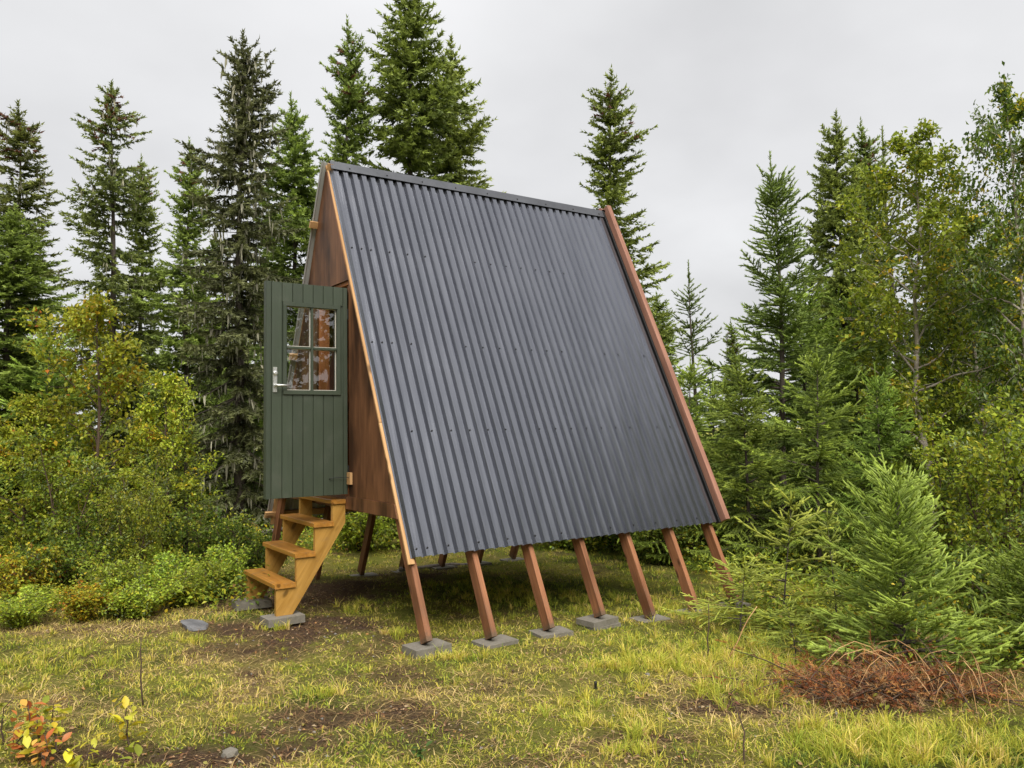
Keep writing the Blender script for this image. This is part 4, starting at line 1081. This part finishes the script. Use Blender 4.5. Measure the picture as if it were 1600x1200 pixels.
    A = rng.normal(size=(n, 3)); A[:, 2] *= 0.25; N = np.array([0, 0, 1.0])+rng.normal(scale=0.4, size=(n, 3))
    o = link('leaf_litter', leaf_mesh('leaf_litter', np.stack([x, y, gz(x, y)+rng.uniform(0.002, 0.012, n)], -1), N, A, rng.uniform(0.010, 0.034, n), C), M_attr)
    tag(o, 'brown fallen leaves and bark crumbs strewn over soil and grass', 'leaf litter', kind='stuff')
    # longer tufts, mostly on the right and round the pavers
    spots = [(1060, 1030, 0.5, 0.5, 60), (1180, 1030, 0.45, 0.6, 90), (1500, 1170, 0.9, 0.4, 120), (1350, 1170, 0.5, 0.3, 60), (1010, 1150, 0.12, 0.1, 12), (980, 1175, 0.2, 0.1, 14), (620, 990, 0.12, 0.15, 12), (560, 950, 0.15, 0.2, 14),
             (700, 1030, 0.25, 0.08, 16), (1000, 1050, 0.5, 0.25, 40), (880, 940, 0.9, 0.7, 80), (1080, 960, 0.5, 0.5, 60), (1150, 1080, 0.3, 0.3, 30), (515, 1085, 0.1, 0.06, 8), (760, 930, 0.6, 0.5, 40), (910, 1120, 0.4, 0.25, 16), (430, 985, 0.12, 0.05, 8), (80, 1040, 0.5, 0.3, 24), (300, 1000, 0.15, 0.1, 8)]
    X = []; Y = []; Hh = []; G_ = []
    for (px, py, rx, ry, m) in spots:
        p = ground_at(px, py)
        for q in range(m):
            a, b_ = rng.normal(scale=rx*0.6), rng.normal(scale=ry*0.6); cx = p[0]+RIGHT[0]*a+FWD[0]*b_; cy = p[1]+RIGHT[1]*a+FWD[1]*b_
            k = rng.integers(14, 34); hh = rng.uniform(0.07, 0.145)*(1.15 if px > 1000 else 0.85); tint = rng.random()
            for _ in range(1):
                an = rng.random(k)*6.28; r = np.abs(rng.normal(size=k))*0.022
                X.append(cx+np.cos(an)*r); Y.append(cy+np.sin(an)*r); Hh.append(hh*rng.uniform(0.5, 1.1, k)); G_.append(np.stack([an, np.full(k, tint)], -1))
    X = np.concatenate(X); Y = np.concatenate(Y); Hh = np.concatenate(Hh); G_ = np.concatenate(G_); n = len(X)
    t = np.clip(G_[:, 1]*0.8+rng.normal(scale=0.2, size=n), 0, 1)[:, None]; C = np.where(t < 0.6, cG+(cY-cG)*t/0.6*0.8, cY+(cS-cY)*(t-0.6)/0.4)*rng.uniform(0.8, 1.3, (n, 1))
    b = ~blocked(X, Y)
    me = blades('long_grass', X[b], Y[b], Hh[b], np.clip(np.abs(rng.normal(0.5, 0.3, n)), 0, 1.3)[b], G_[:, 0][b], rng.uniform(0.004, 0.0075, n)[b], C[b], 1.15, 1.0)
    o = link('long_grass', me, M_grass); tag(o, 'longer bright green grass tufts by the pavers and lower right', 'grass', kind='stuff')
    return n1, n
print('grass', grass())

# ------------------------------------------------------------------ undergrowth of the forest edge
def undergrowth():
    rng = np.random.default_rng(90)
    pl = [ground_at(a, b)[:2] for a, b in ((-300, 975), (0, 962), (130, 950), (260, 932), (340, 902), (420, 868))]
    pl = [tuple(q) for q in pl] + [(2.6, 3.6), (5.6, 3.2), (6.6, 0.8), (5.6, -1.4)]
    pl += [tuple(ground_at(a, b)[:2]) for a, b in ((1130, 955), (1210, 1000), (1330, 1040), (1500, 1060), (1700, 1080))]
    pl += [(4.0, -9.5), (-4.0, -9.5)]
    n = 34000; x, y = scatter(rng, n, 4.5, 24, 0.85, 1.3); k = ~in_poly(x, y, pl); x, y = x[k], y[k]
    band = np.array([(CAMP + d*((-0.17-CAMP[2])/d[2]))[:2] for d in (ray(a, b) for a, b in zip(rng.uniform(-40, 430, 5200), 845+120*rng.random(5200)**1.3))]); k = ~in_poly(band[:, 0], band[:, 1], pl) | (rng.random(len(band)) < 0.35*fbm(band[:, 0], band[:, 1], 0.35, 3)); band = band[k]
    x = np.concatenate([x, band[:, 0]]); y = np.concatenate([y, band[:, 1]])
    n = len(x); m = 5; clump = fbm(x, y, 0.9, 2); hgt = 0.10+0.75*np.clip(clump-0.30, 0, 1)*rng.uniform(0.3, 1.4, n)
    i = np.repeat(np.arange(n), m); nn = len(i)
    P = np.stack([x[i]+rng.normal(scale=0.07, size=nn), y[i]+rng.normal(scale=0.07, size=nn), gz(x, y)[i]+hgt[i]*rng.uniform(0.25, 1.0, nn)], -1)
    A = rng.normal(size=(nn, 3)); A[:, 2] *= 0.5; N = np.array([0, 0, 1.0])+rng.normal(scale=0.5, size=(nn, 3))
    cc = np.array([GRN, LIM, YGR, DGR, YEL, (0.30, 0.17, 0.06)]); tone = fbm(x, y, 1.6, 5)
    w_ = rng.choice(6, n, p=[0.30, 0.27, 0.19, 0.15, 0.05, 0.04]); C = cc[w_][i]*rng.uniform(0.6, 1.3, (nn, 1))
    me = leaf_mesh('undergrowth', P, N, A, rng.uniform(0.022, 0.055, nn)*(0.85+0.04*np.hypot(x-CAMP[0], y-CAMP[1])[i]), C)
    o = link('undergrowth', me, M_leaf); tag(o, 'tangled low green undergrowth carpeting the forest edge', 'undergrowth', kind='stuff')
    return nn
print('under', undergrowth())

# ------------------------------------------------------------------ brush pile, sticks, stones, seedlings
def brush_pile():
    rng = np.random.default_rng(15); c0 = ground_at(1400, 1085)
    root = tag(empty('brush_pile', c0), 'heap of rust brown dead spruce branches in front of the near bright spruce', 'brush pile')
    tw = MB(); P = []; D = []; L = []; C = []
    for k in range(170):
        a = rng.normal(-0.08, 0.36); b_ = rng.normal(scale=0.18); x = a*RIGHT[0]+b_*FWD[0]; y = a*RIGHT[1]+b_*FWD[1]
        z = gz(c0[0]+x, c0[1]+y)-c0[2]+rng.uniform(0.0, 0.15)*math.exp(-(a/0.7)**2)
        az = rng.random()*6.28; ln = rng.uniform(0.2, 0.6); el = rng.normal(0.05, 0.2)
        d = np.array([math.cos(az)*math.cos(el), math.sin(az)*math.cos(el), math.sin(el)]); p0 = np.array([x, y, z]); cv = rng.normal(scale=0.08, size=3)
        pts = np.stack([p0, p0+d*ln*0.5+cv*0.5, p0+d*ln+cv+np.array([0, 0, -0.04])])
        tw.add(*tube(pts, [0.005, 0.004, 0.0018], 4, False))
        if a < 0.6:
            for q in range(13):
                u = rng.random(); pp = p0+d*ln*u+cv*u*u; dd = d+rng.normal(scale=0.8, size=3)
                P.append(pp); D.append(dd); L.append(rng.uniform(0.06, 0.12)); C.append(np.array([[0.33, 0.11, 0.04], [0.46, 0.22, 0.075], [0.20, 0.085, 0.05], [0.34, 0.22, 0.11]][rng.integers(4)])*rng.uniform(0.6, 1.2))
    m = tw.mesh('dead_twigs'); o = link('dead_twigs', m, M_stem, root); o['kind'] = 'stuff'
    L = np.array(L); me = spray_mesh('brown_needles', np.array(P), np.array(D), L, L, np.array(C), brushes(rng, 6, 16, 0.34, 0.045), rng); o = link('brown_needles', me, M_attr, root); o['kind'] = 'stuff'
    # pale bent grass stalks on its right side
    st = MB()
    for k in range(40):
        a = rng.uniform(0.1, 1.1); b_ = rng.normal(-0.12, 0.2); x = a*RIGHT[0]+b_*FWD[0]; y = a*RIGHT[1]+b_*FWD[1]; z = gz(c0[0]+x, c0[1]+y)-c0[2]
        az = rng.random()*6.28; ln = rng.uniform(0.25, 0.6); t = np.linspace(0, 1, 6)
        pts = np.stack([x+math.cos(az)*ln*t, y+math.sin(az)*ln*t, z+ln*0.55*np.sin(t*2.6)], -1); st.add(*tube(pts, [0.0028]*5+[0.001], 3, False))
    o = link('bent_stalks', st.mesh('bent_stalks'), M_raw, root); o['kind'] = 'stuff'
brush_pile()
def stick(name, p0, p1, r0, r1, mat, label, wob=0.02, seed=0, cat='stick', n=6):
    rng = np.random.default_rng(seed); t = np.linspace(0, 1, n); p0 = np.array(p0, float); p1 = np.array(p1, float)
    w_ = np.cumsum(rng.normal(scale=wob, size=(n, 3)), 0); w_[0] = 0
    pts = (p1-p0)*t[:, None]+w_
    o = link(name, MB().add(*tube(pts, list(np.linspace(r0, r1, n)), 6)).mesh(name, True), mat); o.location = p0
    return tag(o, label, cat)
g = ground_at(224, 1105); stick('dead_stick', g, g+np.array([0, 0, 0.42]), 0.006, 0.003, M_stem, 'thin dark bare stick standing upright in the left foreground', 0.009, 1)
g = ground_at(931, 1078); stick('dark_stub', g-np.array([0, 0, .02]), g+np.array([0.006, 0, 0.055]), 0.011, 0.010, M_iron, 'short dark stub poking out of the grass before the third paver', 0.001, 2, 'stub')
g = ground_at(1103, 1035); stick('dead_stick', g, g+np.array([0.01, 0.0, 0.46]), 0.006, 0.003, M_stem, 'thin dark stem rising beside the knee-high yellow-green spruce', 0.006, 3)
g = ground_at(1135, 1035); stick('dry_stalk', g, g+RIGHT*0.22+np.array([0, 0, 0.42]), 0.006, 0.003, M_raw, 'pale leaning dry stalk right of the thin dark stem', 0.008, 4, 'stalk')
g = ground_at(1164, 1195); stick('dead_stick', g-np.array([0, 0, .05]), g+np.array([0.0, 0.02, 0.32]), 0.006, 0.003, M_stem, 'dark twig at the bottom edge right of the middle', 0.012, 5)
g = ground_at(572, 880); p = np.array([2.1, 2.6, 0.0])
stick('fallen_branch', (1.35, 2.3, 0.32), (3.6, 3.4, 0.52), 0.030, 0.016, M_dead, 'grey dead branch lying behind the cabin left of the far-side leg', 0.03, 6, 'branch', 8)
stick('fallen_log', tuple(ground_at(625, 893)+np.array([0, 0, .03])), tuple(ground_at(740, 880)+np.array([0, 0, .04])), 0.035, 0.028, M_dead, 'pale log lying on the ground under the far side of the cabin', 0.012, 7, 'log', 8)
def stone(px, py, sx, sy, sz, label, seed, mat=M_stone, flat=False):
    import bmesh
    rng = np.random.default_rng(seed); bm = bmesh.new(); bmesh.ops.create_icosphere(bm, subdivisions=2, radius=1.0)
    for v in bm.verts:
        c = v.co; f = 1+0.22*rng.normal()*0.5; c.x = math.copysign(abs(c.x)**0.6, c.x)*sx*f; c.y = math.copysign(abs(c.y)**0.6, c.y)*sy*f; c.z = math.copysign(abs(c.z)**0.5, c.z)*sz*(1+0.06*rng.normal())
    me = bpy.data.meshes.new('stone'); bm.to_mesh(me); bm.free(); p = ground_at(px, py)
    o = link('stone', me, mat); o.location = (p[0], p[1], p[2]+sz*0.35); o.rotation_euler = (0.05, -0.06, rng.random()*3); return tag(o, label, 'stone')
stone(304, 980, 0.155, 0.10, 0.035, 'flat grey broken stone slab on the ground left of the steps', 3)
stone(359, 1181, 0.045, 0.032, 0.025, 'small pale stone at the bottom edge left of the middle', 4, M_conc)
stone(1012, 1056, 0.020, 0.016, 0.015, 'tiny white pebble below the fifth paver', 5, M_conc)
def seedling(px, py, h, n, ls, cols, label, seed, spread=1.8):
    """young plant whose leaves are separate parts"""
    rng = np.random.default_rng(seed); p = ground_at(px, py); root = tag(empty('seedling', p), label, 'seedling', 'small bright seedlings in the foreground')
    t = np.linspace(0, 1, 6); w_ = np.cumsum(rng.normal(scale=0.018, size=(6, 3)), 0); w_[0] = 0; w_[:, 2] = 0
    pts = np.stack([0*t, 0*t, h*t-0.02], -1)+w_; link('stem', MB().add(*tube(pts, list(np.linspace(0.006, 0.0025, 6)), 5)).mesh('stem', True), M_stem, root)
    # leaf with midrib fold and curved outline
    s = [(0, 0, 0), (0.25, 0.20, 0.05), (0.55, 0.27, 0.05), (0.82, 0.15, 0.0), (1.0, 0, -0.10), (0.82, -0.15, 0.0), (0.55, -0.27, 0.05), (0.25, -0.20, 0.05), (0.3, 0, 0.0), (0.6, 0, -0.01)]
    F = [(0, 8, 1), (1, 8, 9, 2), (2, 9, 3), (3, 9, 4), (0, 7, 8), (7, 6, 9, 8), (6, 5, 9), (5, 4, 9)]
    for k in range(n):
        cc = np.array(cols[rng.integers(len(cols))])*rng.uniform(0.75, 1.2)
        me = mesh_np('leaf', np.array(s)*ls*rng.uniform(0.7, 1.2), [np.array([f for f in F if len(f) == 3]), np.array([f for f in F if len(f) == 4])], np.tile(cc, (10, 1)), True)
        o = link('leaf', me, M_leaf, root); u = rng.uniform(0.22, 1.0); q = np.array([np.interp(u, t, pts[:, i]) for i in range(3)])
        off = rng.normal(scale=spread*ls*0.35, size=3); o.location = q+off*np.array([1, 1, 0.5]); o.rotation_euler = (rng.normal(scale=0.35), rng.normal(-0.25, 0.45), k*2.4+rng.normal(scale=0.3))
YC = [(0.66, 0.60, 0.04), (0.55, 0.55, 0.05), (0.70, 0.55, 0.04)]; OC = [(0.66, 0.28, 0.08), (0.60, 0.20, 0.06), (0.70, 0.40, 0.08)]; GC = [(0.30, 0.34, 0.04), (0.40, 0.40, 0.05)]
seedling(208, 1172, 0.26, 26, 0.065, YC, 'bright yellow seedling beside the upright dark stick', 1)
seedling(80, 1190, 0.26, 34, 0.065, YC, 'yellow seedling in the bottom left corner right of the orange one', 2)
seedling(28, 1185, 0.30, 40, 0.055, OC, 'orange leaved seedling in the bottom left corner', 3)
seedling(5, 1165, 0.28, 10, 0.08, GC, 'yellow-green seedling at the very left edge near the bottom', 4)
seedling(60, 1165, 0.24, 26, 0.058, YC+OC[2:], 'yellow and orange seedling behind the orange one in the bottom left corner', 12)
seedling(45, 1215, 0.22, 26, 0.055, OC, 'orange seedling on the bottom edge in the left corner', 13)
seedling(100, 1175, 0.26, 30, 0.062, GC+YC, 'bushy yellow-green seedling left of the bright yellow one', 14)
seedling(145, 1205, 0.14, 12, 0.07, YC, 'low bright seedling on the bottom edge between two yellow ones', 15)
seedling(115, 1215, 0.16, 9, 0.08, YC, 'low yellow seedling on the bottom edge at the left', 5)
seedling(185, 1215, 0.12, 7, 0.08, GC, 'small seedling on the bottom edge below the bright yellow one', 6)
seedling(1150, 1110, 0.16, 8, 0.05, [(0.34, 0.14, 0.10), (0.36, 0.36, 0.06)], 'reddish green seedling beside the ash grey patch', 7)
seedling(1378, 1105, 0.16, 7, 0.045, GC, 'yellow-green seedling growing in front of the brush heap', 8)
seedling(660, 1190, 0.15, 8, 0.05, [(0.10, 0.17, 0.04)], 'small dark green seedling at the bottom middle', 9)

#print('TRIS', sum(len(m.loops)-2*len(m.polygons) for m in bpy.data.meshes), [(m.name, len(m.loops)-2*len(m.polygons)) for m in bpy.data.meshes if len(m.loops) > 90000])
